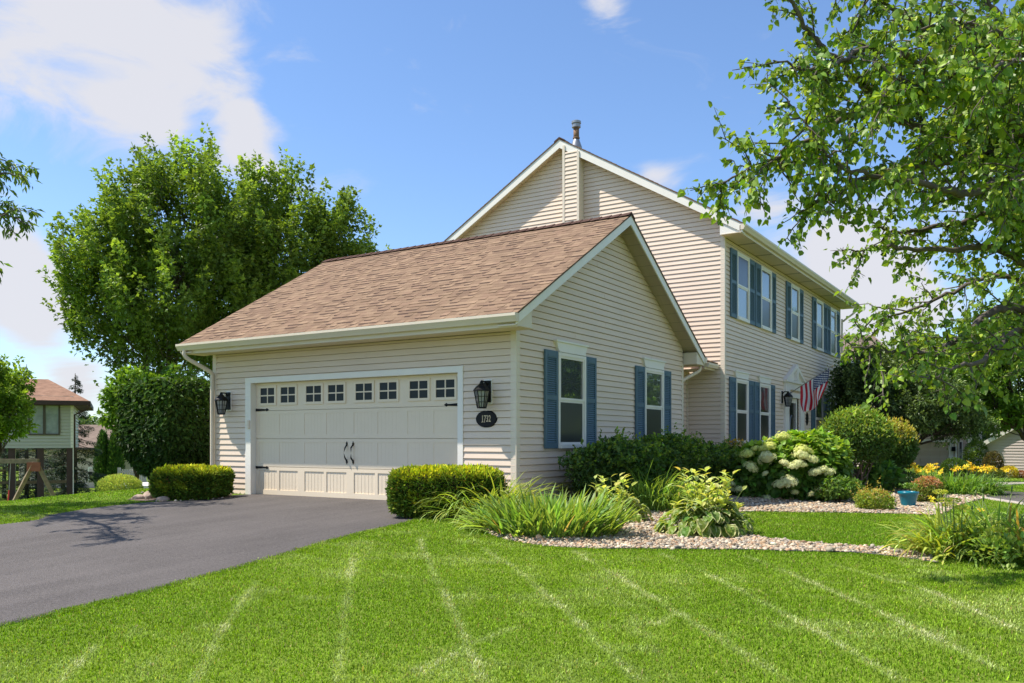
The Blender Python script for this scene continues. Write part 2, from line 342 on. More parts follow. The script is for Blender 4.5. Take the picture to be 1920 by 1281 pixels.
def strip_sheet(name, A, B, lift, mat, n=12, **kw):        # sheet between two ground lines
    A = np.asarray(A); B = np.asarray(B); m = min(len(A), len(B))
    def res(P, k):
        s = np.concatenate([[0], np.cumsum(np.linalg.norm(np.diff(P, axis=0), axis=1))]); u = np.linspace(0, s[-1], k)
        return np.stack([np.interp(u, s, P[:, 0]), np.interp(u, s, P[:, 1])], -1)
    k = 90; A = res(A, k); B = res(B, k); t = np.linspace(0, 1, n)[None, :, None]
    P = A[:, None] * (1 - t) + B[:, None] * t; P = np.concatenate([P[:, :1], P, P[:, -1:]], 1); n += 2; Z = ground(P[..., 0], P[..., 1]) + lift; Z[:, 0] -= .08; Z[:, -1] -= .08
    i = np.arange(k - 1)[:, None] * n + np.arange(n - 1)[None]
    f = np.stack([i, i + 1, i + n + 1, i + n], -1).reshape(-1, 4)
    o = MB().add(np.concatenate([P, Z[..., None]], -1).reshape(-1, 3), f).build(name, mat, smooth=True); return o

def asphalt(name, c):
    m = bpy.data.materials.new(name); m.use_nodes = True; t = m.node_tree; L = t.links.new; b = t.nodes['Principled BSDF']
    b.inputs['Roughness'].default_value = 0.86; b.inputs['Specular IOR Level'].default_value = 0.25
    tc = nn(t, 'ShaderNodeTexCoord')
    n1 = nn(t, 'ShaderNodeTexNoise', inp={'Scale': 0.55, 'Detail': 6.0, 'Roughness': 0.55}); n2 = nn(t, 'ShaderNodeTexNoise', inp={'Scale': 42.0, 'Detail': 5.0, 'Roughness': 0.85})
    mp = nn(t, 'ShaderNodeMapping', inp={'Scale': (3.0, 0.35, 1.0), 'Rotation': (0, 0, 0.12)}); L(tc.outputs['Object'], mp.inputs[0])
    n3 = nn(t, 'ShaderNodeTexNoise', inp={'Scale': 0.9, 'Detail': 4.0}); L(mp.outputs[0], n3.inputs['Vector'])
    v = nn(t, 'ShaderNodeTexVoronoi', inp={'Scale': 95.0}); 
    for q in (n1, n2, v): L(tc.outputs['Object'], q.inputs['Vector'])
    a1 = nn(t, 'ShaderNodeMath', operation='MULTIPLY_ADD', inp={1: 0.55}); L(n1.outputs['Fac'], a1.inputs[0]); 
    a0 = nn(t, 'ShaderNodeMath', operation='MULTIPLY', inp={1: 0.35}); L(n3.outputs['Fac'], a0.inputs[0]); L(a0.outputs[0], a1.inputs[2])
    a2 = nn(t, 'ShaderNodeMath', operation='MULTIPLY_ADD', inp={1: 1.8}); L(n2.outputs['Fac'], a2.inputs[0]); L(a1.outputs[0], a2.inputs[2])
    mr = nn(t, 'ShaderNodeMapRange', inp={'From Min': 0.95, 'From Max': 1.75, 'To Min': 0.45, 'To Max': 1.65}); L(a2.outputs[0], mr.inputs['Value'])
    sc = nn(t, 'ShaderNodeVectorMath', operation='SCALE'); sc.inputs[0].default_value = c; L(mr.outputs[0], sc.inputs['Scale']); L(sc.outputs[0], b.inputs['Base Color'])
    bp = nn(t, 'ShaderNodeBump', inp={'Strength': 0.9, 'Distance': 0.008}); L(v.outputs['Distance'], bp.inputs['Height']); L(bp.outputs[0], b.inputs['Normal'])
    return m
M['asphalt'] = asphalt('asphalt', (0.098, 0.087, 0.081)); M['concrete'] = asphalt('concrete', (0.36, 0.32, 0.28))
tag(strip_sheet('driveway', drive_right, drive_left, 0.005, M['asphalt'], n=50), kind='structure')
far_a = gpoly([(1840, 934), (1900, 944), (2100, 960)]); far_b = gpoly([(1850, 916), (1895, 923), (2100, 935)])
tag(strip_sheet('far_driveway', far_a, far_b, 0.02, M['asphalt']), kind='structure')
pa = smooth_line(gpoly([(1825, 921), (1850, 917), (1866, 918)])); pb = smooth_line(gpoly([(1830, 908), (1870, 906), (1925, 905), (2000, 907)]))
pc = smooth_line(gpoly([(1866, 918), (1880, 912), (1925, 908.5), (2000, 910)]))
tag(strip_sheet('footpath', np.vstack([pa, pc[1:]]), pb, 0.024, M['concrete']), kind='structure')
ka = gpoly([(1812, 931), (1860, 938), (1920, 947), (2100, 964)]); kb = gpoly([(1812, 929.5), (1860, 936), (1920, 944.5), (2100, 961)])
tag(strip_sheet('kerb_strip', ka, kb, 0.03, M['concrete'], n=3), kind='structure')
# mulch sheets under the beds
def poly_sheet(name, poly, lift, mat):
    x0, y0 = poly.min(0); x1, y1 = poly.max(0); st = 0.1
    ax = np.arange(x0 - st, x1 + st, st); ay = np.arange(y0 - st, y1 + st, st); X, Y = np.meshgrid(ax, ay)
    ok = inside(poly, X, Y); Z = ground(X, Y) + lift
    ny, nx = X.shape; i = np.arange(ny - 1)[:, None] * nx + np.arange(nx - 1)[None]
    f = np.stack([i, i + 1, i + nx + 1, i + nx], -1).reshape(-1, 4)
    f = f[ok.ravel()[f].all(1)]
    return MB().add(np.stack([X, Y, Z], -1).reshape(-1, 3), f).build(name, mat, smooth=True)
M['mulch'] = pmat('pale_mulch', (0.17, 0.125, 0.095), 0.95, 0.1, bump=(50, 1.0), var=(18, 0.45))
for nm, pl in (('planting_bed', P_BED), ('tree_bed', P_RING), ('hedge_bed', P_LBED)):
    tag(poly_sheet(nm, pl, 0.006, M['mulch']), kind='structure')

# ------------------------------------------------------------------ the house
HOUSE = empty('house', (0, 0, 0), 'beige two storey house with attached garage, brown shingle roof and blue shutters', 'house')
def siding(mb, O, U, N, z0, z1, lo, hi, openings=(), h=0.107, out=0.018, seams=0.0, slot=0.009):
    O = np.asarray(O, float); U = np.asarray(U, float); N = np.asarray(N, float); Zv = np.array([0, 0, 1.0])
    flo = lo if callable(lo) else (lambda z: lo); fhi = hi if callable(hi) else (lambda z: hi)
    P = lambda u, z, n: O + U * u + Zv * z + N * n
    z = z0; k = 0
    while z < z1 - 1e-4:
        zt = min(z + h, z1); zs = max(z + .01, zt - slot); cuts = sorted({z, zs, zt, *[c for o in openings for c in o[2:4] if z < c < zt]})
        for a, b in zip(cuts[:-1], cuts[1:]):
            segs = [(flo(a), fhi(a), flo(b), fhi(b))]
            for o in openings:
                if o[2] <= a + 1e-6 and o[3] >= b - 1e-6:
                    ns = []
                    for (l0, r0, l1, r1) in segs:
                        if o[0] > l0: ns.append((l0, min(o[0], r0), l1, min(o[0], r1)))
                        if o[1] < r0: ns.append((max(o[1], l0), r0, max(o[1], l1), r1))
                    segs = ns
            fr = (lambda q: out * (1 - (q - z) / h) + 0.004) if b <= zs + 1e-6 else (lambda q: -0.016)
            for (l0, r0, l1, r1) in segs:
                if r0 - l0 < 0.005 and r1 - l1 < 0.005: continue
                r1 = max(r1, l1)
                mb.add([P(l0, a, fr(a)), P(r0, a, fr(a)), P(r1, b, fr(b)), P(l1, b, fr(b))], [(0, 1, 2, 3)])
                if a == z: mb.add([P(l0, a, -0.016), P(r0, a, -0.016), P(r0, a, fr(a)), P(l0, a, fr(a))], [(0, 1, 2, 3)])
                if abs(b - zs) < 1e-6: mb.add([P(l1, b, fr(b)), P(r1, b, fr(b)), P(r1, b, -0.016), P(l1, b, -0.016)], [(0, 1, 2, 3)])
                if seams and a == z and random.random() < seams and r0 - l0 > 1.0:
                    u = random.uniform(l0 + 0.3, min(r0, r1) - 0.3)
                    mb.fbox(P(u, a, fr(a)), U * 0.003, Zv * (b - a) * 0.98, N * 0.0025 - Zv * 0)
        z = zt; k += 1
GW, GD = -7.06, 7.0; RY, RZ, SL = 3.48, 5.24, 0.5815     # garage extents, ridge line, slope
EZ = 2.72                                                   # soffit height
roofz = lambda y: RZ - SL * abs(y - RY)
mb = MB()
gab = lambda off: (lambda z: RY - max(0.0, min(RY - off, (RZ - 0.12 - z) / SL)))
gab2 = lambda off: (lambda z: RY + max(0.0, min(off - RY, (RZ - 0.12 - z) / SL)))
siding(mb, (0, 0, 0), (1, 0, 0), (0, -1, 0), 0.0, EZ, GW, 0.0, [(-6.10, -1.0, -1, 2.21)], seams=0.25)
siding(mb, (0, 0, 0), (0, 1, 0), (1, 0, 0), -0.1, RZ - 0.15, gab(0.0), gab2(GD), [], seams=0.3)
siding(mb, (GW, 0, 0), (0, 1, 0), (-1, 0, 0), -0.3, RZ - 0.15, gab(0.0), gab2(GD))
siding(mb, (0, GD, 0), (1, 0, 0), (0, 1, 0), -0.2, EZ, GW, 0.0)
mb.build('garage_wall', M['siding'], HOUSE)
mb = MB()
siding(mb, (-0.42, 7.0, 0), (0, 1, 0), (1, 0, 0), -0.2, 2.7, 0.0, 1.36)
mb.build('link_wall', M['siding'], HOUSE)
mb = MB(); siding(mb, (GW, 7.0, 0), (0, 1, 0), (-1, 0, 0), -1.0, 2.7, 0.0, 1.36); mb.build('link_wall', M['siding'], HOUSE)
MX0, MX1, MY0, MY1 = -8.0, 0.503, 8.36, 21.2; PX, PZ, MS = -3.75, 8.80, 0.59
mz = lambda x: PZ - MS * abs(x - PX)
ml = lambda z: PX - max(0.0, min(PX - MX0, (PZ - 0.12 - z) / MS)); mr_ = lambda z: PX + max(0.0, min(MX1 - PX, (PZ - 0.12 - z) / MS))
mb = MB()
siding(mb, (0, MY0, 0), (1, 0, 0), (0, -1, 0), -0.3, PZ - 0.15, ml, mr_)
siding(mb, (MX1, 0, 0), (0, 1, 0), (1, 0, 0), -0.3, 5.78, MY0, MY1, [(14.05, 15.2, -1, 2.3)], seams=0.12)
siding(mb, (0, MY1, 0), (1, 0, 0), (0, 1, 0), -0.3, PZ - 0.15, ml, mr_)
siding(mb, (MX0, 0, 0), (0, 1, 0), (-1, 0, 0), -1.5, 5.78, MY0, MY1)
mb.build('main_wall', M['siding'], HOUSE)
# foundations and corner posts
mb = MB(); mb.box(GW + .03, -6.13, .03, GD - .03, -1.2, -0.001); mb.box(-0.93, -.03, .03, GD - .03, -.6, -0.001); mb.box(MX0 + .03, MX1 - .03, MY0 + .03, MY1 - .03, -2, -0.31); mb.box(-6.12, -0.94, 0.9, 6.9, -.5, -0.01)
mb.build('foundation', M['concrete'], HOUSE)
def corner_post(x, y, z0, z1, sx, sy):
    m = MB(); a, t = 0.085, 0.02
    m.box(min(x + sx * t, x - sx * a), max(x + sx * t, x - sx * a), min(y, y + sy * t), max(y, y + sy * t), z0, z1)
    m.box(min(x, x + sx * t), max(x, x + sx * t), min(y, y - sy * a), max(y, y - sy * a), z0 - .002, z1)
    m.build('corner_trim', M['trim'], HOUSE)
corner_post(0, 0, -0.12, EZ, 1, -1); corner_post(GW, 0, -0.05, EZ, -1, -1); corner_post(0, GD, -0.15, EZ, 1, 1)
corner_post(MX1, MY0, -0.2, 5.80, 1, -1); corner_post(MX1, MY1, -0.3, 5.80, 1, 1)
mb = MB(); mb.box(-0.42, -0.37, 8.30, 8.34, -.2, 2.7); mb.build('corner_trim', M['trim'], HOUSE)

# shingled roofs: stepped courses, UV in metres
TAB = np.array([(.180, .124, .088), (.200, .138, .098), (.222, .156, .110), (.192, .130, .094), (.165, .112, .081), (.208, .146, .103)]) * np.array([1.13, 1.09, 1.0])
def shingles(mb, O, U, D, N, length, run, expo=0.142, thick=0.022):
    """laminated shingles: every course is a row of tabs, some of them a layer thicker, with a dark printed band under the thick ones that paints in their shadow line"""
    O, U, D, N = (np.asarray(a, float) for a in (O, U, D, N))      # O = eave corner, U along the eave, D up the slope
    n = int(math.ceil(run / expo)); V = []; Fq = []; C = []
    def quad(*p, c):
        k = len(V); V.extend(p); C.extend([c] * 4); Fq.append((k, k + 1, k + 2, k + 3))
    for i in range(n):
        a, b = i * expo, min((i + 1) * expo, run); u = 0.0
        while u < length:
            w_ = min(random.choice((.08, .11, .13, .16, .19, .24)), length - u); th_ = random.random() < .48
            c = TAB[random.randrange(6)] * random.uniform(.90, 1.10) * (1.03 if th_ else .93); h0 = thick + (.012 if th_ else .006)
            P = lambda uu, dd, nn_: O + U * uu + D * dd + N * nn_
            quad(P(u, a, h0), P(u + w_, a, h0), P(u + w_, b, thick + .0035 + .001 * th_), P(u, b, thick + .0035 + .001 * th_), c=c)
            lo = 0 if i == 0 else thick + .001
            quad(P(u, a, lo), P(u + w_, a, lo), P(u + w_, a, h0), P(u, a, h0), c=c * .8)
            if th_:
                quad(P(u, a, thick), P(u, a, h0), P(u, b, thick + .0045), P(u, b, thick), c=c); quad(P(u + w_, a, h0), P(u + w_, a, thick), P(u + w_, b, thick), P(u + w_, b, thick + .0045), c=c)
                if i > 0 and random.random() < .6: e = random.uniform(0, .02); quad(P(u + e, a - .034, thick + .0068), P(u + w_ - e, a - .034, thick + .0068), P(u + w_ - e, a + .004, thick + .0058), P(u + e, a + .004, thick + .0058), c=np.array((.085, .055, .045)))  # printed band, coloured dark below the tab to deepen its drop shadow
            u += w_
    mb.add(np.array(V), np.array(Fq), 0, Col=np.array(C))
    e = [O, O + U * length, O + U * length + D * run, O + D * run]
    mb.add([p + N * 0.0 for p in e] + [p + N * (thick + 0.001) for p in e], [(3, 2, 1, 0), (0, 3, 7, 4), (1, 2, 6, 5)], 0, Col=(.15, .10, .075))
ca, sa = 1 / math.hypot(1, SL), SL / math.hypot(1, SL)
gx0, gx1 = -7.42, 0.365; ey0, ey1 = -0.53, 7.49
mb = MB()
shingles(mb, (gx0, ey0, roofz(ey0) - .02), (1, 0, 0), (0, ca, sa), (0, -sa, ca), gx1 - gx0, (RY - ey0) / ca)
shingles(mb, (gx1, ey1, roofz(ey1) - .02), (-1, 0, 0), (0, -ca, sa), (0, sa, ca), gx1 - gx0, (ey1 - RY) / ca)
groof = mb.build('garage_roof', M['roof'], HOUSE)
cm, sm = 1 / math.hypot(1, MS), MS / math.hypot(1, MS)
my0, my1 = 8.075, 21.49; mxe0, mxe1 = -8.52, 1.02
mb = MB()
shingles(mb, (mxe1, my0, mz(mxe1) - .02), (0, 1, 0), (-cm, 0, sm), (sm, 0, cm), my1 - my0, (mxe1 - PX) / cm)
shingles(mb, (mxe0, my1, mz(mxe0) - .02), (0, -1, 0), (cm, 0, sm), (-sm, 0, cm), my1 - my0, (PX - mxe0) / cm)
mroof = mb.build('main_roof', M['roof'], HOUSE)
def ridge_cap(p0, p1, side, slope, parent):
    p0, p1 = np.asarray(p0, float), np.asarray(p1, float); L = np.linalg.norm(p1 - p0); d = (p1 - p0) / L; S = np.asarray(side, float); n = int(L / 0.2); m = MB()
    for i in range(n):
        a = p0 + d * (i * L / n); b = p0 + d * ((i + 1.25) * L / n); h0, h1 = 0.030 + random.uniform(0, .004), 0.018; w_ = 0.15
        v = []
        for p, h in ((a, h0), (b, h1)):
            v += [p - S * w_ + (0, 0, h - w_ * slope), p + (0, 0, h), p + S * w_ + (0, 0, h - w_ * slope)]
        v += [a - S * w_ + (0, 0, -.02 - w_ * slope), a + (0, 0, -.02), a + S * w_ + (0, 0, -.02 - w_ * slope)]
        m.add(v, [(0, 1, 4, 3), (1, 2, 5, 4), (6, 7, 1, 0), (7, 8, 2, 1)])
    m.build('ridge_cap', M['ridge'], parent)
ridge_cap((gx1, RY, RZ + .015), (gx0, RY, RZ + .015), (0, 1, 0), SL, groof)
ridge_cap((PX, my0, PZ + .015), (PX, my1, PZ + .015), (1, 0, 0), MS, mroof)
# rakes: board, soffit, return boxes
def rake_y(x, sgn, parent):           # garage gable at plane x
    t = 0.025 * sgn
    for (ya, yb) in ((ey0, RY), (ey1, RY)):
        m = MB(); za, zb = roofz(ya) - .022, roofz(yb) - .022; hh = 0.145
        m.prism([(x, ya, za), (x, yb, zb), (x, yb, zb - hh - .02), (x, ya, za - hh)], (-t, 0, 0)); m.build('rake_board', M['white'], parent)
        m = MB(); xi = x - t; w0 = 0.005 if sgn > 0 else GW - .005
        o = 0.10; m.prism([(xi, ya, za - o), (xi, yb, zb - o), (xi, yb, zb - o - .012), (xi, ya, za - o - .012)], (w0 - xi, 0, 0)); m.build('soffit', M['soffit'], parent)
        k = np.linalg.norm([yb - ya, zb - za]); ns = int(k / 0.3)
        for i in range(1, ns):
            f_ = i / ns; yy = ya + (yb - ya) * f_; zz = za + (zb - za) * f_ - o - .0135; dy = 0.004 * np.sign(yb - ya)
            m.add([(xi, yy - dy, zz - dy * np.sign(yb - ya) * SL), (w0, yy - dy, zz - dy * np.sign(yb - ya) * SL), (w0, yy + dy, zz + dy * np.sign(yb - ya) * SL), (xi, yy + dy, zz + dy * np.sign(yb - ya) * SL)], [(0, 1, 2, 3)], 1)
            if i == ns - 1: m.build('soffit', [M['soffit'], M['vent']], parent)
    for (ya, yb) in ((-0.535, -0.06), (7.49, 7.03)):
        m = MB(); za = EZ + .005
        top = lambda y: roofz(y) - .19
        m.prism([(x - t * 1.05, ya, za), (x - t * 1.05, yb, za), (x - t * 1.05, yb, top(yb)), (x - t * 1.05, ya, max(top(ya), za + .02))], (-(x - t * 1.05) + (0.006 if sgn > 0 else GW - .006), 0, 0)); m.build('eave_return', M['trim'], parent)
rake_y(gx1 - .015, 1, groof); rake_y(gx0 + .015, -1, groof)
def rake_x(y, sgn, parent):
    t = 0.025 * sgn
    for (xa, xb) in ((mxe0, PX), (mxe1, PX)):
        m = MB(); za, zb = mz(xa) - .022, mz(xb) - .022; hh = 0.19
        m.prism([(xa, y, za), (xb, y, zb), (xb, y, zb - hh - .02), (xa, y, za - hh)], (0, -t, 0)); m.build('rake_board', M['white'], parent)
        wy = (MY0 - .005) if sgn < 0 else MY1 + .005; yi = y - t; o = 0.12
        m = MB(); m.prism([(xa, yi, za - o), (xb, yi, zb - o), (xb, yi, zb - o - .012), (xa, yi, za - o - .012)], (0, wy - yi, 0))
        ns = int(abs(xb - xa) / .3)
        for i in range(1, ns):
            xx = xa + (xb - xa) * i / ns; s_ = np.sign(xb - xa); dx = .004; zz = za + (zb - za) * i / ns - o - .0135
            m.add([(xx - dx, yi, zz - dx * s_ * MS), (xx - dx, wy, zz - dx * s_ * MS), (xx + dx, wy, zz + dx * s_ * MS), (xx + dx, yi, zz + dx * s_ * MS)], [(0, 1, 2, 3)], 1)
        m.build('soffit', [M['soffit'], M['vent']], parent)
    for (xa, xb) in ((1.0, 0.48), (-8.5, -7.98)):
        m = MB(); za = 5.785; y1_ = y - t * 1.05; top = lambda x: mz(x) - .235
        m.prism([(xa, y1_, za), (xb, y1_, za), (xb, y1_, top(xb)), (xa, y1_, max(top(xa), za + .02))], (0, ((MY0 - .02) if sgn < 0 else MY1 + .02) - y1_, 0)); m.build('eave_return', M['white'], parent)
rake_x(my0 + .015, -1, mroof); rake_x(my1 - .015, 1, mroof)
# level soffits, fascia, gutters
def gutter(p0, p1, outv, parent, h=0.125, d=0.12):
    p0, p1, o = (np.asarray(a, float) for a in (p0, p1, outv)); z = np.array([0, 0, 1.0])
    prof = [(0, 0), (0.07, 0), (0.085, 0.03), (0.10, 0.055), (d, 0.085), (d, h), (d - .012, h), (d - .012, h - .008), (d - .016, 0.09), (0.088, .06), (0.06, .012), (0.006, .012), (0.006, h), (0, h)]
    a = [p0 + o * x + z * y for x, y in prof]; m = MB(); n = len(prof)
    b = [q + (p1 - p0) for q in a]
    f = [(i, (i + 1) % n, n + (i + 1) % n, n + i) for i in range(n)]
    m.add(a + b, f)
    for q in (a, b): m.add([q[i] for i in (0, 1, 2, 3, 4, 5, 13)], [(0, 1, 2, 3, 4, 5, 6)])
    return m.build('gutter', M['trim'], parent)
def plain(name, mat, parent, *boxes):
    for b in boxes: o = MB().box(*b).build(name, M[mat], parent)
    return o
plain('soffit', 'soffit', groof, (gx0 + .05, 0.335, -.47, -.016, EZ, EZ + .012), (gx0 + .05, 0.335, GD + .016, 7.44, EZ, EZ + .012))
plain('fascia', 'trim', groof, (gx0 + .02, 0.335, -.495, -.472, EZ - .01, 2.885), (gx0 + .02, 0.335, 7.442, 7.465, EZ - .01, 2.885))
gut = gutter((gx0 - .01, -.497, 2.775), (0.37, -.497, 2.775), (0, -1, 0), groof)
gut2 = gutter((gx0 - .01, 7.467, 2.775), (0.37, 7.467, 2.775), (0, 1, 0), groof)
plain('soffit', 'soffit', mroof, (-8.45, MX0 - .016, 8.10, 21.46, 5.78, 5.792))
m = MB(); m.box(MX1 + .016, .95, 8.10, 21.46, 5.78, 5.792)
for i in range(9):
    y = 9.3 + i * 1.45; m.box(MX1 + .02, .94, y, y + .10, 5.7775, 5.781, 1)
m.build('soffit', [M['soffit'], M['vent']], mroof)
plain('fascia', 'trim', mroof, (.952, .975, 8.09, 21.47, 5.77, 5.94))
mg = gutter((.977, 8.06, 5.835), (.977, 21.5, 5.835), (1, 0, 0), mroof)
def spout(pts, parent): return MB().tube(smooth_line(pts, 5), 0.042, 10, flat=(1.0, 0.8)).build('downspout', M['trim'], parent, smooth=True)
spout([(-7.24, -.545, 2.79), (-7.24, -.545, 2.68), (-7.20, -.47, 2.60), (-7.06, -.17, 2.42), (-7.03, -.075, 2.34), (-7.03, -.07, 2.2), (-7.03, -.07, 1.2), (-7.03, -.07, .04)], groof)
spout([(.22, 7.53, 2.79), (.22, 7.53, 2.66), (.18, 7.46, 2.58), (-.02, 7.16, 2.40), (-.06, 7.08, 2.30), (-.06, 7.075, 2.1), (-.06, 7.075, .0)], groof)
spout([(1.04, 21.45, 5.84), (1.03, 21.45, 5.74), (0.95, 21.42, 5.62), (.60, 21.31, 5.33), (.56, 21.29, 5.2), (.55, 21.29, 3), (.55, 21.29, -.5)], mroof)
# small link roof between garage and house
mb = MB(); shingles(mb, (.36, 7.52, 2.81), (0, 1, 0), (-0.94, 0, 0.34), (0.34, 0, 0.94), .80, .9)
lr = mb.build('link_roof', M['roof'], HOUSE)
gutter((.30, 7.62, 2.70), (.30, 8.32, 2.70), (1, 0, 0), lr, 0.10, .10); plain('soffit', 'soffit', lr, (-.40, .30, 7.62, 8.33, 2.66, 2.672)); plain('fascia', 'trim', lr, (.276, .298, 7.61, 8.33, 2.655, 2.79))
# chimney chase and flue
mb = MB(); siding(mb, (0, 8.09, 0), (1, 0, 0), (0, -1, 0), 4.2, 8.42, -3.60, -3.22); mb.box(-3.60, -3.22, 8.10, 8.345, 4.2, 8.42)
ch = mb.build('chimney_chase', M['siding'], HOUSE)
plain('corner_trim', 'trim', ch, (-3.65, -3.585, 8.065, 8.115, 4.2, 8.60), (-3.235, -3.17, 8.065, 8.115, 4.2, 8.38), (-3.195, -3.175, 8.117, 8.34, 4.2, 8.36))
fp = on_y(1080.5, 262, 8.62)
mb = MB(); zc = mz(fp[0]) ; zt_ = on_y(1080, 226, 8.62)[2]
mb.lathe([(0.155, zc - .1), (.15, zc + .02), (0.085, zc + .20), (0.08, zc + .22)], (fp[0], 8.62, 0), 20)
flue = mb.build('chimney_flue', M['galv'], HOUSE, smooth=True)
MB().lathe([(.075, zc + .18), (.075, zt_ - .2)], (fp[0], 8.62, 0), 18).build('pipe', M['rust'], flue, smooth=True)
MB().lathe([(.078, zt_ - .21), (.115, zt_ - .19), (.115, zt_ - .13), (.095, zt_ - .125), (.095, zt_ - .09), (.125, zt_ - .085), (.125, zt_ - .03), (.06, zt_)], (fp[0], 8.62, 0), 20).build('cap', M['galv'], flue)
MB().lathe([(.079, zc + .23), (.092, zc + .24), (.092, zc + .27), (.079, zc + .28)], (fp[0], 8.62, 0), 18).build('collar', M['rust'], flue)

# windows and shutters on walls that face +X
def window(X, y0, y1, z0, z1, screen='low', tall=True):
    c = 0.055; d = 0.062
    fr = MB()
    fr.box(X, X + d, y0, y0 + c, z0, z1); fr.box(X, X + d, y1 - c, y1, z0, z1); fr.box(X, X + d, y0 + c, y1 - c, z1 - c, z1); fr.box(X, X + d + .02, y0 + c, y1 - c, z0, z0 + c + .01)
    wd = fr.build('window', M['white'], HOUSE)
    zm = (z0 + z1) / 2 + .01; s = 0.038
    for nm, a, b, dx in (('sash', zm, z1 - c, .050), ('sash', z0 + c + .01, zm, .038)):
        m = MB(); ya, yb = y0 + c, y1 - c
        m.box(X + .004, X + dx, ya, ya + s, a, b); m.box(X + .004, X + dx, yb - s, yb, a, b); m.box(X + .004, X + dx, ya + s, yb - s, a, a + s); m.box(X + .004, X + dx, ya + s, yb - s, b - s, b)
        m.build(nm, M['white'], wd)
        up = nm and a == zm; scr = (screen == 'low' and not up) or (screen == 'top' and up)
        if scr: MB().box(X + .024, X + dx - .006, ya + s, yb - s, a + s, b - s).build('screen', M['screen'], wd)
        else: MB().box(X + .024, X + .027, ya + s, yb - s, a + s, b - s).build('pane', M['glass'], wd)
    return wd
def shutter(X, y0, y1, z0, z1):
    m = MB(); t = 0.032; s = 0.06; X = X + .0225
    m.box(X, X + t, y0, y0 + s, z0, z1); m.box(X, X + t, y1 - s, y1, z0, z1)
    zm = z0 + (z1 - z0) * 0.52; rails = [(z0, z0 + .09), (zm - .04, zm + .04), (z1 - .12, z1)]
    for a, b in rails: m.box(X, X + t - .002, y0 + s, y1 - s, a, b)
    yc = (y0 + y1) / 2; w_ = (y1 - y0) / 2 - s - .02
    m.prism([(X + t - .002, yc + w_ * math.cos(a), z1 - .10 + .065 * math.sin(a)) for a in np.linspace(0, math.pi, 9)], (.006, 0, 0))
    m.box(X, X + .006, y0 + s, y1 - s, z0 + .09, z1 - .12)
    for a, b in ((rails[0][1], rails[1][0]), (rails[1][1], rails[2][0])):
        n = int((b - a) / .036)
        for i in range(n):
            z = a + (i + .15) * (b - a) / n
            m.fbox((X + .024, y0 + s, z), (0, y1 - y0 - 2 * s, 0), (-.014, 0, .024), (.003, 0, .004))
    return m.build('shutter', M['shutter'], HOUSE)
def header(X, y0, y1, z0, z1):
    m = MB(); X = X + .002; y0 -= .03; y1 += .03
    m.prism([(X, y0 + .05, z0), (X, y1 - .05, z0), (X, y1 + .03, z1 - .02), (X, y0 - .03, z1 - .02)], (.055, 0, 0))
    m.box(X, X + .075, y0 - .05, y1 + .05, z1 - .02, z1 + .012); m.box(X, X + .065, y0 + .05, y1 - .05, z0 - .012, z0 + .012)
    return m.build('window_header', M['white'], HOUSE)
for (a, b) in ((1.245, 2.228), (4.81, 5.79)):
    window(0, a, b, .90, 2.50); shutter(0, a - .43, a - .005, .90, 2.51); shutter(0, b + .005, b + .42, .90, 2.51); header(0, a, b, 2.52, 2.69)
UP = [(9.176, 10.153, 'top'), (11.174, 12.166, 'low'), (14.194, 15.168, 'low'), (17.367, 18.348, 'low'), (19.431, 20.375, 'low')]
for i, (a, b, s_) in enumerate(UP):
    window(MX1, a, b, 3.96, 5.60, s_)
    wl = {0: .46, 1: .46, 2: .48, 3: .50, 4: .50}[i]
    shutter(MX1, a - wl, a - .005, 3.97, 5.60); shutter(MX1, b + .005, b + {0: .48, 1: .44, 2: .5, 3: .56, 4: .56}[i], 3.97, 5.60)
for (a, b) in ((9.09, 10.065), (11.05, 12.04), (17.22, 18.32), (19.36, 20.41)):
    window(MX1, a, b, .93, 2.52); shutter(MX1, a - .45, a - .005, .93, 2.535); shutter(MX1, b + .005, b + .47, .93, 2.535); header(MX1, a, b, 2.55, 2.70)
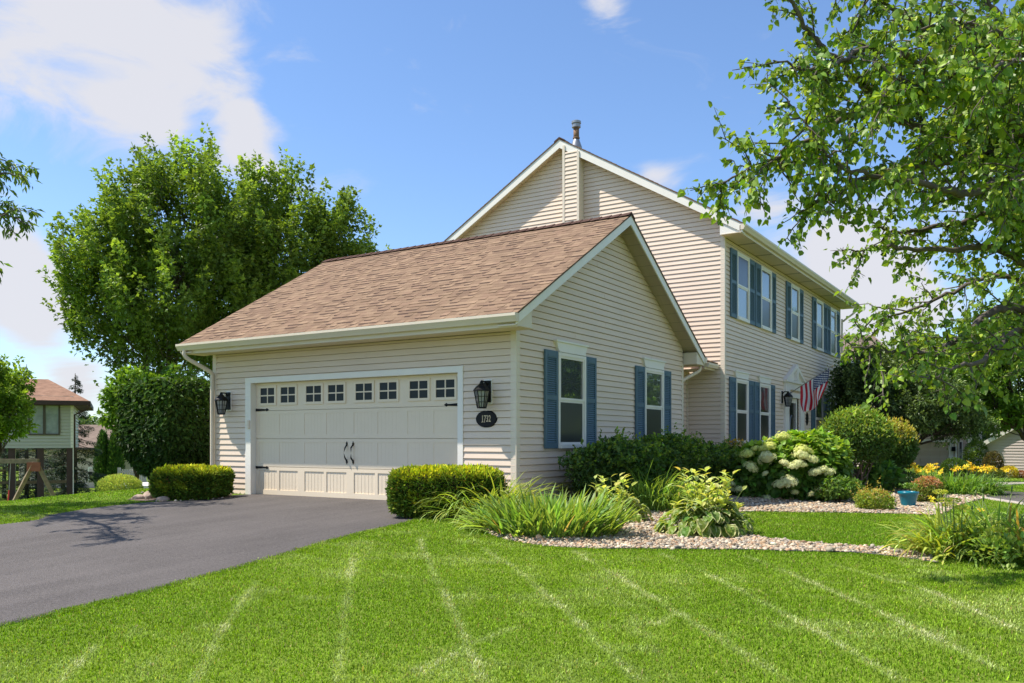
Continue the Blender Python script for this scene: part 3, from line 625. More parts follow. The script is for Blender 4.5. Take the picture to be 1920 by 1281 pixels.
# garage door
xl, xr = -5.967, -1.09; dh = 2.126; yd = 0.10; bay = (xr - xl) / 8
m = MB(); m.box(-6.12, xl - .0, -.028, .0, 0, dh + .10); m.box(xr, -0.985, -.028, .0, 0, dh + .10); m.box(xl, xr, -.028, .0, dh, dh + .10)
m.box(xl - .03, xl, 0, yd + .03, 0, dh + .03); m.box(xr, xr + .03, 0, yd + .03, 0, dh + .03); m.box(xl, xr, 0, yd + .03, dh, dh + .03)
dfr = m.build('door_frame', M['white'], HOUSE)
MB().box(-6.045, -5.985, -.06, -.0285, 1.26, 1.42).build('keypad', M['trim'], dfr)
GDO = MB(); sec = dh / 4
for k in range(4):
    GDO.box(xl + .004, xr - .004, yd + (.012 if k in (0, 3) else .006), yd + .045, k * sec + .004, (k + 1) * sec - .004)
    za, zb = k * sec + .004, (k + 1) * sec - .004; rc = yd + (.0118 if k == 0 else .0118); rd = .0045 if k == 0 else .0068
    if k < 3:
        pz0, pz1 = za + .075, zb - .065
        if k == 0: pz0 = za + .09
        GDO.box(xl + .004, xr - .004, yd, yd + .0118, za, pz0); GDO.box(xl + .004, xr - .004, yd, yd + .0118, pz1, zb)
        xs = [xl + .004]
        for i in range(8):
            off = .028 if i % 2 == 0 else -.028; c0 = xl + (i + .5) * bay + off
            xs += [c0 - .245, c0 + .245]
        xs.append(xr - .004)
        for i in range(0, len(xs), 2): GDO.box(xs[i], xs[i + 1], yd, yd + .0118, pz0, pz1)
        for i in range(1, len(xs) - 1, 2):
            for g in range(1, 6):
                xx = xs[i] + (xs[i + 1] - xs[i]) * g / 6; GDO.box(xx - .004, xx + .004, yd + (.0088 if k == 0 else .0050), yd + (.0121 if k == 0 else .0061), pz0, pz1)
    else: GDO.box(xl + .004, xr - .004, yd + .002, yd + .0118, za, zb)
GDO.box(xl + .003, xr - .003, yd + .046, yd + .08, 0.02, dh)
gd = GDO.build('garage_door', M['doorpanel'], HOUSE)
MB().box(xl + .01, xr - .01, yd + .01, yd + .05, -.004, .012).build('bottom_seal', M['black'], gd)
for i in range(8):
    off = .028 if i % 2 == 0 else -.028; c0 = xl + (i + .5) * bay + off; z0, z1 = 3 * sec + .10, dh - .055; wx = .235
    m = MB(); y0 = yd - .016; b = .045
    m.box(c0 - wx, c0 - wx + b, y0, yd + .002, z0, z1); m.box(c0 + wx - b, c0 + wx, y0, yd + .002, z0, z1); m.box(c0 - wx + b, c0 + wx - b, y0, yd + .002, z0, z0 + b); m.box(c0 - wx + b, c0 + wx - b, y0, yd + .002, z1 - b, z1)
    m.box(c0 - .011, c0 + .011, y0 + .004, yd + .0015, z0 + b, z1 - b); zc_ = (z0 + z1) / 2
    m.box(c0 - wx + b, c0 - .011, y0 + .0045, yd + .0015, zc_ - .011, zc_ + .011); m.box(c0 + .011, c0 + wx - b, y0 + .0045, yd + .0015, zc_ - .011, zc_ + .011)
    wp = m.build('window', M['doorpanel'], gd)
    MB().box(c0 - wx + b, c0 + wx - b, yd - .004, yd + .0012, z0 + b, z1 - b).build('pane', M['doorglass'], wp)
for (xx, s_, zz) in ((xl + .01, 1, 1.615), (xl + .01, 1, .515), (xr - .01, -1, 1.615), (xr - .01, -1, .515)):
    m = MB(); y = yd - .012
    m.prism([(xx, y, zz - .026), (xx + s_ * .28, y, zz - .012), (xx + s_ * .30, y, zz - .03), (xx + s_ * .35, y, zz), (xx + s_ * .30, y, zz + .03), (xx + s_ * .28, y, zz + .012), (xx, y, zz + .026)], (0, .011, 0))
    for q in (.05, .15, .24): m.lathe([(.010, 0), (.008, .006), (.001, .008)], (0, 0, 0), 8); m.v[-1] = m.v[-1][:, [0, 2, 1]] * [1, -1, 1] + [xx + s_ * q, y, zz]
    m.build('hinge', M['black'], gd)
for s_ in (-1, 1):
    xc = (xl + xr) / 2 + s_ * .075; m = MB()
    m.tube([(xc, yd - .012, .95), (xc - s_ * .005, yd - .055, .90), (xc + s_ * .012, yd - .07, .81), (xc - s_ * .005, yd - .055, .72), (xc, yd - .012, .67)], [.012, .013, .015, .013, .012], 8)
    for zz in (.97, .65): m.prism([(xc - .022, yd - .01, zz), (xc, yd - .01, zz + .045), (xc + .022, yd - .01, zz), (xc, yd - .01, zz - .045)], (0, .0095, 0))
    m.build('handle', M['black'], gd, smooth=False)
# front door with pediment
X = MX1
m = MB(); m.box(X, X + .07, 13.52, 13.95, -.1, 2.42); m.box(X, X + .07, 15.28, 15.70, -.1, 2.42); m.box(X, X + .06, 13.95, 15.28, 2.28, 2.42)
for yy in (13.52, 15.28):
    for q in (.06, .15, .24, .33): m.box(X + .0702, X + .078, yy + q, yy + q + .045, .25, 2.2)
    m.box(X, X + .09, yy - .02, yy + .44, -.1, .18); m.box(X, X + .095, yy - .02, yy + .44, 2.42, 2.50)
m.box(X, X + .085, 13.52, 15.70, 2.50, 2.70); m.box(X, X + .14, 13.44, 15.78, 2.70, 2.76)
ds = m.build('door_surround', M['white'], HOUSE)
m = MB(); yc = 14.61
m.prism([(X + .001, 13.46, 2.762), (X + .001, 15.76, 2.762), (X + .001, yc, 3.20)], (.05, 0, 0))
for s_ in (-1, 1):
    m.prism([(X + .0015, yc + s_ * 1.17, 2.762), (X + .0015, yc + s_ * 1.0, 2.762), (X + .0015, yc, 3.13), (X + .0015, yc, 3.26)], (.13, 0, 0))
m.prism([(X + .0512, yc - .06, 2.80), (X + .0512, yc + .06, 2.80), (X + .0512, yc + .09, 3.15), (X + .0512, yc, 3.28), (X + .0512, yc - .09, 3.15)], (.10, 0, 0))
m.build('pediment', M['white'], ds)
m = MB(); m.box(X - .06, X - .02, 14.06, 14.18, -.02, 2.27); m.box(X - .06, X - .02, 15.05, 15.18, -.02, 2.27); m.box(X - .06, X - .02, 14.18, 15.05, 2.14, 2.27); m.box(X - .06, X - .02, 14.18, 15.05, -.02, .2)
m.box(X - .2, X - .07, 14.0, 15.25, -.1, 2.3)
fd = m.build('front_door', M['white'], HOUSE)
MB().box(X - .045, X - .04, 14.18, 15.05, .2, 2.14).build('pane', M['glass'], fd)
m = MB(); a = np.linspace(0, 2 * math.pi, 24)
m.tube([(X - .036, 14.62 + .22 * math.cos(q), 1.35 + .42 * math.sin(q)) for q in a], .012, 6, cap=False); m.build('oval_tracery', M['galv'], fd)
m = MB(); m.tube([(X - .02, 15.1, 1.15), (X + .03, 15.1, 1.13), (X + .03, 15.1, .93), (X - .02, 15.1, .91)], .011, 6); m.build('handle', M['black'], fd)
plain('doorstep', 'concrete', HOUSE, (X + .02, X + 1.3, 13.4, 15.8, -.45, -.12))

# ------------------------------------------------------------------ fittings on the walls
def lantern(loc, rz, label, group):
    t = empty('wall_lantern', loc, label, 'wall lamp', group, rz)      # local -Y points away from the wall
    m = MB(); m.box(-.075, .075, -.030, -.003, -.20, .19); m.build('wall_block', M['white'], t)
    m = MB(); m.box(-.06, .06, -.05, -.0305, -.17, .17)
    m.tube([(0, -.05, .10), (0, -.10, .15), (0, -.17, .15), (0, -.20, .12)], .014, 8); m.build('bracket', M['black'], t)
    c = (0, -.20, 0)
    def hexring(r, z): return [(r * math.cos(a), r * math.sin(a) - .20, z) for a in np.arange(6) * math.pi / 3 + math.pi / 6]
    m = MB()
    rings = [hexring(.135, -.0), hexring(.13, .02), hexring(.085, .075), hexring(.05, .10), hexring(.03, .125), hexring(.03, .14), hexring(.012, .165)]
    v = np.array(rings).reshape(-1, 3)
    m.add(v, [(i * 6 + j, i * 6 + (j + 1) % 6, (i + 1) * 6 + (j + 1) % 6, (i + 1) * 6 + j) for i in range(6) for j in range(6)] + [tuple(range(6))[::-1], tuple(range(36, 42))]); m.build('hood', M['black'], t)
    m = MB(); A = hexring(.118, -.002); B = hexring(.068, -.26)
    for i in range(6):
        m.tube([A[i], B[i]], .009, 5)
        p, q = np.array(A[i]), np.array(A[(i + 1) % 6]); p2, q2 = np.array(B[i]), np.array(B[(i + 1) % 6])
        m.tube([(p + q) / 2, (p2 + q2) / 2], .005, 4); m.tube([B[i], B[(i + 1) % 6]], .011, 5)
        for f_ in (.33, .66): m.tube([p + (p2 - p) * f_, q + (q2 - q) * f_], .004, 4)
    m.add(hexring(.066, -.265), [tuple(range(6))]); m.build('cage', M['black'], t)
    m = MB(); A = hexring(.108, -.004); B = hexring(.060, -.255); m.add(A + B, [(i, (i + 1) % 6, 6 + (i + 1) % 6, 6 + i) for i in range(6)]); m.build('glass_shade', M['lampglass'], t)
    return t
lantern((-.50, 0, 1.80), 0, 'black wall lantern right of the garage door, above the oval number plaque', 'black wall lanterns')
lantern((-6.60, 0, 1.80), 0, 'black wall lantern between the garage door and the left downspout', 'black wall lanterns')
lantern((MX1, 13.28, 2.25), math.pi / 2, 'black wall lantern left of the front door, below the pole of the flag', 'black wall lanterns')
lantern((MX1, 16.2, 2.25), math.pi / 2, 'black wall lantern right of the front door, mostly behind the flag', 'black wall lanterns')
def plaque(loc, rz, label, a=.20, b=.135, text='1732'):
    t = empty('number_plaque', loc, label, 'house number', None, rz)
    th_ = np.linspace(0, 2 * math.pi, 40, endpoint=False)
    m = MB(); m.prism([(a * math.cos(q), -.002, b * math.sin(q)) for q in th_], (0, -.018, 0)); m.prism([(a * .93 * math.cos(q), -.0202, b * .91 * math.sin(q)) for q in th_], (0, -.008, 0)); m.build('plate', M['black'], t)
    m = MB(); m.tube([(a * .96 * math.cos(q), -.022, b * .95 * math.sin(q)) for q in np.linspace(0, 2 * math.pi, 41)], .006, 6, cap=False); m.build('rim', M['black'], t)
    if text:
        cu = bpy.data.curves.new('numerals', 'FONT'); cu.body = text; cu.size = .145; cu.align_x = 'CENTER'; cu.align_y = 'CENTER'; cu.extrude = .003; cu.offset = 0.0015
        cu.materials.append(M['gold']); o = bpy.data.objects.new('numerals', cu); COL.objects.link(o); o.parent = t
        o.location = (0, -.0285, 0); o.rotation_euler = (R(90), 0, 0); o.scale = (.62, 1.0, 1.0)
        dg = bpy.context.evaluated_depsgraph_get(); me = bpy.data.meshes.new_from_object(o.evaluated_get(dg)); me.materials.clear(); me.materials.append(M['gold']); o2 = bpy.data.objects.new('lettering', me); COL.objects.link(o2); o2.parent = t; o2.location = o.location; o2.rotation_euler = o.rotation_euler; o2.scale = o.scale; bpy.data.objects.remove(o)
        m = MB()                                     # little feet of the numerals
        for xx, s_ in ((-.072, .02), (-.030, .013), (.064, .0)):
            if s_: m.box(xx - s_, xx + s_, -.0315, -.0285, -.053, -.046)
        m.build('serifs', M['gold'], t)
    return t
plaque((-.535, 0, 1.37), 0, 'black oval plaque with the number 1732 beside the garage door')
plaque((MX1, 16.25, 1.70), math.pi / 2, 'small dark oval plaque right of the front door, under the flag', .16, .21, None)
# ------------------------------------------------------------------ plants: generators
def unit(v): return v / (np.linalg.norm(v, axis=-1, keepdims=True) + 1e-12)
def rdir(n): return unit(rng.normal(size=(n, 3)))
_K = rng.normal(size=(10, 3)); _PH = rng.uniform(0, 6.28, 10)
def lump(p, s): return np.sin(p @ (_K.T * s) + _PH).mean(-1) * 1.6      # smooth noise about -1..1
def mixc(a, b, t): t = np.asarray(t)[..., None]; return np.asarray(a) * (1 - t) + np.asarray(b) * t
def vary(c, n, amt=0.25, hue=0.12):
    c = np.broadcast_to(np.asarray(c, float), (n, 3)).copy()
    c *= np.exp(rng.normal(size=(n, 1)) * amt); c[:, 0] *= np.exp(rng.normal(size=n) * hue); c[:, 2] *= np.exp(rng.normal(size=n) * hue)
    return np.clip(c, 0.002, 0.95)
BR = 1.3
def leaves(mb, pos, dirv, nrm, L, W, col, kind='small', fold=0.25, droop=0.15, mat=0):
    """flat leaves: pos = base, dirv = along the blade, nrm = upper face"""
    col = np.clip(np.asarray(col) * BR, 0, .92); n = len(pos); d = unit(dirv); nr = unit(nrm - (nrm * d).sum(1)[:, None] * d); s = np.cross(d, nr)
    L = np.broadcast_to(np.asarray(L, float), n)[:, None]; W = np.broadcast_to(np.asarray(W, float), n)[:, None]
    if kind == 'small':
        tip = pos + d * L - nr * L * droop; m = pos + d * L * .45
        v = np.stack([pos, m + s * W * .5 + nr * W * fold, tip, m - s * W * .5 + nr * W * fold], 1)
        f = np.array([[0, 1, 2], [0, 2, 3]])
    elif kind == 'needle':
        tip = pos + d * L; m = pos + d * L * .5
        v = np.stack([pos, m + s * W * .5, tip, m - s * W * .5], 1); f = np.array([[0, 1, 2, 3]])
    elif kind == 'lobed':                # broad three-pointed maple-like leaf
        m = pos + d * L * .35
        v = np.stack([pos, m + s * W * .55 - nr * L * droop * .4, pos + d * L * .55 + s * W * .18 + nr * W * .05, pos + d * L - nr * L * droop, pos + d * L * .55 - s * W * .18 + nr * W * .05, m - s * W * .55 - nr * L * droop * .4], 1)
        f = np.array([[0, 1, 2, 2], [0, 2, 3, 3], [0, 3, 4, 4], [0, 4, 5, 5]])[:, :3]
    else:                                 # 'broad': pointed oval with a midrib
        k = {'broad': ((.28, .48), (.62, .40)), 'heart': ((.16, .50), (.55, .42))}[kind]
        v = [pos]
        for (a, w_) in k:
            c = pos + d * L * a - nr * L * droop * a * a
            v += [c + s * W * w_ + nr * W * fold * w_, c, c - s * W * w_ + nr * W * fold * w_]
        v.append(pos + d * L - nr * L * droop); v = np.stack(v, 1)
        f4 = np.array([[1, 4, 5, 2], [2, 5, 6, 3]]); f3 = np.array([[0, 1, 2], [0, 2, 3], [4, 7, 5], [5, 7, 6]])
        base = (np.arange(n) * 8)[:, None, None]; cc = np.repeat(col, 8, 0)
        o = mb.n; mb.add(v.reshape(-1, 3), (f4[None] + base).reshape(-1, 4), mat, Col=cc); mb.f.append(((f3[None] + base).reshape(-1, 3) + o, mat)); return
    k = v.shape[1]; base = (np.arange(n) * k)[:, None, None]
    mb.add(v.reshape(-1, 3), (f[None] + base).reshape(-1, f.shape[1]), mat, Col=np.repeat(col, k, 0))
def straps(mb, base, az, L, W, lean, droop, col, seg=7, vfold=0.2, twist=0.0):
    """arching strap leaves; lean = start angle from vertical, droop = how far they bend over"""
    col = np.clip(np.asarray(col) * BR, 0, .92); n = len(base); az = np.asarray(az); h = np.stack([np.cos(az), np.sin(az), 0 * az], -1); sd = np.stack([-np.sin(az), np.cos(az), 0 * az], -1)
    p = base.copy(); P = [p.copy()]; T = np.linspace(0, 1, seg + 1); up = np.array([0, 0, 1.0]); A = []
    for i in range(seg):
        ang = lean + droop * (T[i] ** 1.6); A.append(ang)
        p = p + (h * np.sin(ang)[:, None] + up * np.cos(ang)[:, None]) * (L / seg)[:, None]; P.append(p.copy())
    A.append(lean + droop); V = []
    prof = np.interp(T, [0, .15, .5, .8, 1], [.55, .8, 1.0, .7, .04])
    tw = twist * rng.normal(size=n)
    for i in range(seg + 1):
        nr = h * -np.cos(A[i])[:, None] + up * np.sin(A[i])[:, None]; c = np.cos(tw * T[i])[:, None]; s_ = np.sin(tw * T[i])[:, None]
        e = sd * c + nr * s_; w_ = (W * prof[i] * .5)[:, None]
        V += [P[i] - e * w_ + nr * w_ * vfold, P[i] + e * w_ + nr * w_ * vfold]
    V = np.stack(V, 1); k = 2 * (seg + 1)
    f = np.array([[2 * i, 2 * i + 1, 2 * i + 3, 2 * i + 2] for i in range(seg)])
    mb.add(V.reshape(-1, 3), (f[None] + (np.arange(n) * k)[:, None, None]).reshape(-1, 4), 0, Col=np.repeat(col, k, 0))
    return P[-1]
def ell_points(n, c, r, depth=0.25, bump=0.12, bs=2.2, flat=None, zmin=-1.0):
    """points in the outer layer of a lumpy ellipsoid, with outward normals"""
    d = rdir(int(n * 1.9)); d = d[d[:, 2] > zmin][:n]; n = len(d)
    rad = 1 + bump * lump(d * 1.0 + np.asarray(c) * .37, bs) + bump * .6 * lump(d + np.asarray(c) * .9, bs * 2.3)
    rad *= 1 - depth * np.abs(rng.normal(size=n)) ** 1.0 * .8
    p = np.asarray(c) + d * np.asarray(r) * np.clip(rad, .15, 1.4)[:, None]
    return p, unit(d / np.asarray(r))
def box_points(n, c, h, depth=0.06, rnd=4.5):
    """points in the outer layer of a clipped hedge (superellipsoid)"""
    d = rng.uniform(-1, 1, size=(n * 2, 3)); m = (np.abs(d) ** rnd).sum(1) ** (1 / rnd); d = d / m[:, None]
    d = d[np.abs(d).max(1) > .5][:n]; n = len(d)
    g = np.sign(d) * np.abs(d) ** (rnd - 1) / np.asarray(h); nr = unit(g)
    lm = lump(d * np.asarray(h) + np.asarray(c), 3.0) * .03 + lump(d * np.asarray(h) + np.asarray(c), 11.0) * .035
    p = np.asarray(c) + d * np.asarray(h) + nr * (lm - np.abs(rng.normal(size=n)) * depth)[:, None]
    return p, nr
def shoot_stems(name, mat, parent, base, tips, r0, r1, wob=.05):
    m = MB()
    for t in tips:
        b = np.asarray(base, float) + rng.normal(size=3) * [.05, .05, 0]; t = np.asarray(t, float); q = np.linspace(0, 1, 6)[:, None]
        p = b * (1 - q) + t * q + rng.normal(size=(6, 3)) * wob * np.sin(q * math.pi); m.tube(p, np.linspace(r0, r1, 6), 6)
    return m.build(name, mat, parent, smooth=True)
def plant(name, loc, label, cat, group=None): return empty(name, tuple(float(a) for a in loc), label, cat, group)
def loc(mb, o):                            # bring world-space mesh data into the thing's own space
    for i in range(len(mb.v)): mb.v[i] = mb.v[i] - np.array(o)
    return mb
UPV = np.array([0, 0, 1.0])

def leaf_shrub(name, px, d, label, cat, rx, ry, h, n, L, col, tipcol=None, tipfrac=.0, group=None, kind='small', mat='foliage', bump=.14, zc=.55, W=.6, stems=5, topcol=None, shoots=0, depth=.3, base_z=None, up=.4, zmin=-.75):
    p = np.asarray(px, float) if len(np.atleast_1d(px)) == 3 else G(*px)
    base = np.array([p[0], p[1], ground(p[0], p[1])])
    t = plant(name, base, label, cat, group)
    c = base + [0, 0, h * zc]; r = np.array([rx, ry, h * (1 - zc)])
    q, nr = ell_points(n, c, r, depth, bump, zmin=zmin); q[:, 2] = np.maximum(q[:, 2], base[2] + .02); n = len(q)
    cc = vary(col, n, .28, .12)
    rel = np.clip((q[:, 2] - base[2]) / h, 0, 1)
    if tipcol is not None:
        k = rng.random(n) < tipfrac * sst(.45, .95, rel) * np.clip(1.2 + lump(q, 4), .3, 2); cc[k] = vary(tipcol, k.sum(), .2, .15)
    dv = unit(nr * .55 + rdir(n) * .8 + UPV * up * .3); nm = unit(nr * .9 + UPV * .55 + rdir(n) * .55)
    mb = MB(); Ls = L * np.exp(rng.normal(size=n) * .2); leaves(mb, q, dv, nm, Ls, Ls * W, cc, kind)
    if shoots:
        o_, nr_ = ell_points(shoots, c, r * 1.02, .05, bump, zmin=-.1); k = len(o_); ax = unit(nr_ * .6 + UPV * .7 + rdir(k) * .4); ln = rng.uniform(.10, .26, k); T = np.linspace(.0, 1, 9); P_ = (o_[:, None] + ax[:, None] * (ln[:, None] * T)[..., None]).reshape(-1, 3); A_ = np.repeat(ax, 9, 0)
        leaves(mb, P_, unit(A_ * .4 + rdir(k * 9)), unit(UPV + rdir(k * 9) * .6), L * .9, L * W * .9, vary(mixc(col, tipcol if tipcol is not None else col, .7), k * 9, .2), kind)
    loc(mb, base).build('foliage', M[mat], t)
    if stems:
        tips = [c + rdir(1)[0] * r * .55 - base for _ in range(stems)]
        shoot_stems('stem', M['bark'], t, (0, 0, -.02), tips, .016, .006)
    return t, base, c, r

# ------------------------------------------------------------------ clipped hedges
def yew(px, hx, hy, h, rz, label, n, top=(.52, .54, .025), side=(.070, .120, .016)):
    p = G(*px); base = np.array([p[0], p[1], ground(p[0], p[1])]); t = empty('clipped_hedge', tuple(base), label, 'hedge', 'low clipped hedges by the garage', rz)
    q, nr = box_points(n, (0, 0, h / 2), (hx, hy, h / 2), .05); n = len(q)
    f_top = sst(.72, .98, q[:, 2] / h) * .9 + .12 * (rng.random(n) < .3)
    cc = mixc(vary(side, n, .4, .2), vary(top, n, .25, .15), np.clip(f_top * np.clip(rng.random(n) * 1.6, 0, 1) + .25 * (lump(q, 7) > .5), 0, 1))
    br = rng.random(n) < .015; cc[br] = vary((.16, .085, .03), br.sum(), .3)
    dv = unit(nr * .9 + UPV * .45 + rdir(n) * .75); nm = unit(rdir(n) + nr * .5)
    mb = MB(); Ls = .048 * np.exp(rng.normal(size=n) * .25); leaves(mb, q, dv, nm, Ls, Ls * .42, cc, 'needle')
    mb.build('foliage', M['needles'], t)
    stems = [(x, y, h * .75) for x in np.linspace(-hx * .7, hx * .7, 5) for y in (-hy * .3, hy * .3)]
    m = MB()
    for s in stems: m.tube([(s[0] * .8, s[1] * .6, -.02), (s[0] * .9, s[1], h * .35), s], [.02, .016, .008], 6)
    m.build('stem', M['bark'], t, smooth=True)
    d = unit(np.array([(math.sin(a) * math.cos(b), math.sin(a) * math.sin(b), math.cos(a)) for a in np.linspace(.01, 3.13, 16) for b in np.linspace(0, 6.283, 28, endpoint=False)])); d = d / (np.abs(d) ** 4.5).sum(1)[:, None] ** (1 / 4.5)
    v = np.array([0, 0, h / 2]) + d * [hx * .86, hy * .82, h / 2 * .84]; f = [(i * 28 + j, i * 28 + (j + 1) % 28, (i + 1) * 28 + (j + 1) % 28, (i + 1) * 28 + j) for i in range(15) for j in range(28)]
    MB().add(v, f).build('branches', M['twigs'], t, smooth=True); return t
M['twigs'] = pmat('dense_dark_twigs', (.020, .022, .010), .95, .1, bump=(60, 1.0), var=(30, .5))
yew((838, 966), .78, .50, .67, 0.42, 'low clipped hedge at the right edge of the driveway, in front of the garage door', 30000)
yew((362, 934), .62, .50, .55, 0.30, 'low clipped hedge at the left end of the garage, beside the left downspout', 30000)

# tall dark hedge behind the left corner of the garage
M['hedge'] = leafmat('hedge_leaves', .30, .5, .18)
def big_hedge():
    p = pxd(329, 900, 20.0); base = np.array([p[0], p[1], ground(p[0], p[1])]); t = plant('tall_hedge', base, 'tall rounded dark green hedge shrub left of the garage corner', 'hedge')
    top = pxd(322, 712, 20.0)[2]; bot = pxd(322, 893, 20.0)[2]; h = top - bot
    q, nr = box_points(26000, (p[0], p[1], (top + bot) / 2), (1.0, 1.0, h / 2), .12, 5); n = len(q)
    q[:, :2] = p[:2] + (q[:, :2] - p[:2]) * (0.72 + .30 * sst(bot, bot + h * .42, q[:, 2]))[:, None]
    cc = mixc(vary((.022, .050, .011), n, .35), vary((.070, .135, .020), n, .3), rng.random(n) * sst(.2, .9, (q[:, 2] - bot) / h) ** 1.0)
    dv = unit(nr * .4 + rdir(n) * .6 - UPV * .35); nm = unit(nr + UPV * .3 + rdir(n) * .35)
    mb = MB(); Ls = .115 * np.exp(rng.normal(size=n) * .22); leaves(mb, q, dv, nm, Ls, Ls * .46, cc, 'small', .15, .2)
    loc(mb, base).build('foliage', M['hedge'], t)
    shoot_stems('stem', M['bark'], t, (0, 0, -.05), [(x, y, h * .75) for x in (-.7, -.2, .3, .7) for y in (-.4, .4)], .04, .015)
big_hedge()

# ------------------------------------------------------------------ shrubs below the gable windows
GR = 'dark shrubs along the house wall'
for (x, y, rx, ry, h, lab, n) in ((.95, 1.75, .75, .95, 1.12, 'dark leafy shrub under the nearer gable window, with bare twigs on its left', 9000), (.95, 3.35, .75, 1.05, 1.16, 'dark leafy shrub between the two gable windows', 9000),
                                  (.90, 5.1, .72, 1.1, 1.05, 'dark leafy shrub under the farther gable window', 8000), (.85, 7.1, .8, 1.0, .95, 'dark leafy shrub in the corner below the elbow downspout', 7000)):
    leaf_shrub('wall_shrub', (x, y, 0), 0, lab, 'shrub', rx, ry, h, n, .078, (.060, .115, .024), (.17, .26, .035), .30, GR, W=.62, bump=.36, depth=.40, shoots=34, mat='foliage', zc=.5, zmin=-.9)
m = MB()
for i in range(16):
    a = G(1062, 902); a = np.array([a[0], a[1], ground(a[0], a[1])]); e = a + [-.3 + rng.normal() * .25, -.35 + rng.normal() * .25, .45 + rng.random() * .35]
    q = np.linspace(0, 1, 6)[:, None]; m.tube(a * (1 - q) + e * q + rng.normal(size=(6, 3)) * .03, np.linspace(.014, .003, 6), 5)
tag(m.build('bare_twigs', M['greybark'], smooth=True), 'bundle of bare grey twigs at the left foot of the dark shrubs', 'twigs')

# ------------------------------------------------------------------ strap-leaved clumps
def strap_clump(name, px, label, cat, n, rad, L, W, lean, droop, col, group=None, flowers=None, dry=.03, seg=7, stalks=0, twist=.4):
    p = np.asarray(px, float) if len(px) == 3 else G(*px); base = np.array([p[0], p[1], ground(p[0], p[1])]); t = plant(name, base, label, cat, group)
    a = rng.uniform(0, 6.283, n); r = np.sqrt(rng.random(n)); b = np.stack([r * np.cos(a) * rad[0], r * np.sin(a) * rad[1], -.01 + 0 * a], -1)
    rz = 0.565; bx = b[:, 0] * math.cos(rz) - b[:, 1] * math.sin(rz); by = b[:, 0] * math.sin(rz) + b[:, 1] * math.cos(rz); b[:, 0], b[:, 1] = bx, by
    b[:, 2] += ground(base[0] + b[:, 0], base[1] + b[:, 1]) - base[2]
    az = np.arctan2(b[:, 1], b[:, 0]) + rng.normal(size=n) * .9
    Ls = L * np.exp(np.clip(rng.normal(size=n), -2, 1.6) * .16); ln = np.abs(rng.normal(size=n)) * lean + lean * (.25 + 1.6 * r ** 3); dr = droop * np.clip(1 + rng.normal(size=n) * .4, .1, 2)
    cc = vary(col, n, .25, .12); k = rng.random(n) < dry; cc[k] = vary((.34, .24, .09), k.sum(), .2)
    mb = MB(); straps(mb, b, az, Ls, W * np.exp(rng.normal(size=n) * .15), ln, dr, cc, seg, twist=twist); mb.build('foliage', M['foliage'], t)
    if stalks:
        for i in range(stalks):
            a_ = rng.uniform(0, 6.28); q = np.array([rad[0] * .6 * math.cos(a_) * rng.random(), rad[1] * .6 * math.sin(a_) * rng.random(), 0]); e = q + [rng.normal() * .12, rng.normal() * .12, L * rng.uniform(.85, 1.15)]
            MB().tube([q, (q + e) / 2 + [0, 0, .02], e], [.006, .005, .004], 6).tube([e, e + [0, 0, .035], e + [.005, 0, .06]], [.006, .011, .004], 6).build('flower_stalk', M['stem'], t, smooth=True)
    return t, base
strap_clump('daylily', (918, 968), 'arching pale green daylily clump in front of the right low hedge', 'plant', 900, (.54, .38), .68, .018, .40, 1.9, (.26, .33, .06), 'strap leaved clumps in the front bed', dry=.02)
strap_clump('daylily', (985, 940), 'yellow green daylily clump behind the irises, below the garage corner', 'plant', 620, (.62, .3), .62, .018, .35, 1.6, (.29, .33, .05), 'strap leaved clumps in the front bed', dry=.03)
strap_clump('iris', (1040, 1003), 'upright blue green iris clump at the front edge of the gravel', 'plant', 780, (.74, .40), .52, .030, .32, .50, (.19, .285, .06), 'strap leaved clumps in the front bed', dry=.02, seg=6)
strap_clump('iris', (948, 992), 'low drooping iris clump at the left tip of the bed', 'plant', 420, (.46, .30), .44, .028, .55, 1.2, (.21, .30, .06), 'strap leaved clumps in the front bed', dry=.02, seg=6)
strap_clump('daylily', (1225, 957), 'grassy daylily clump between the two striped hostas', 'plant', 700, (.46, .42), .70, .016, .30, 1.6, (.19, .29, .055), 'strap leaved clumps in the front bed')

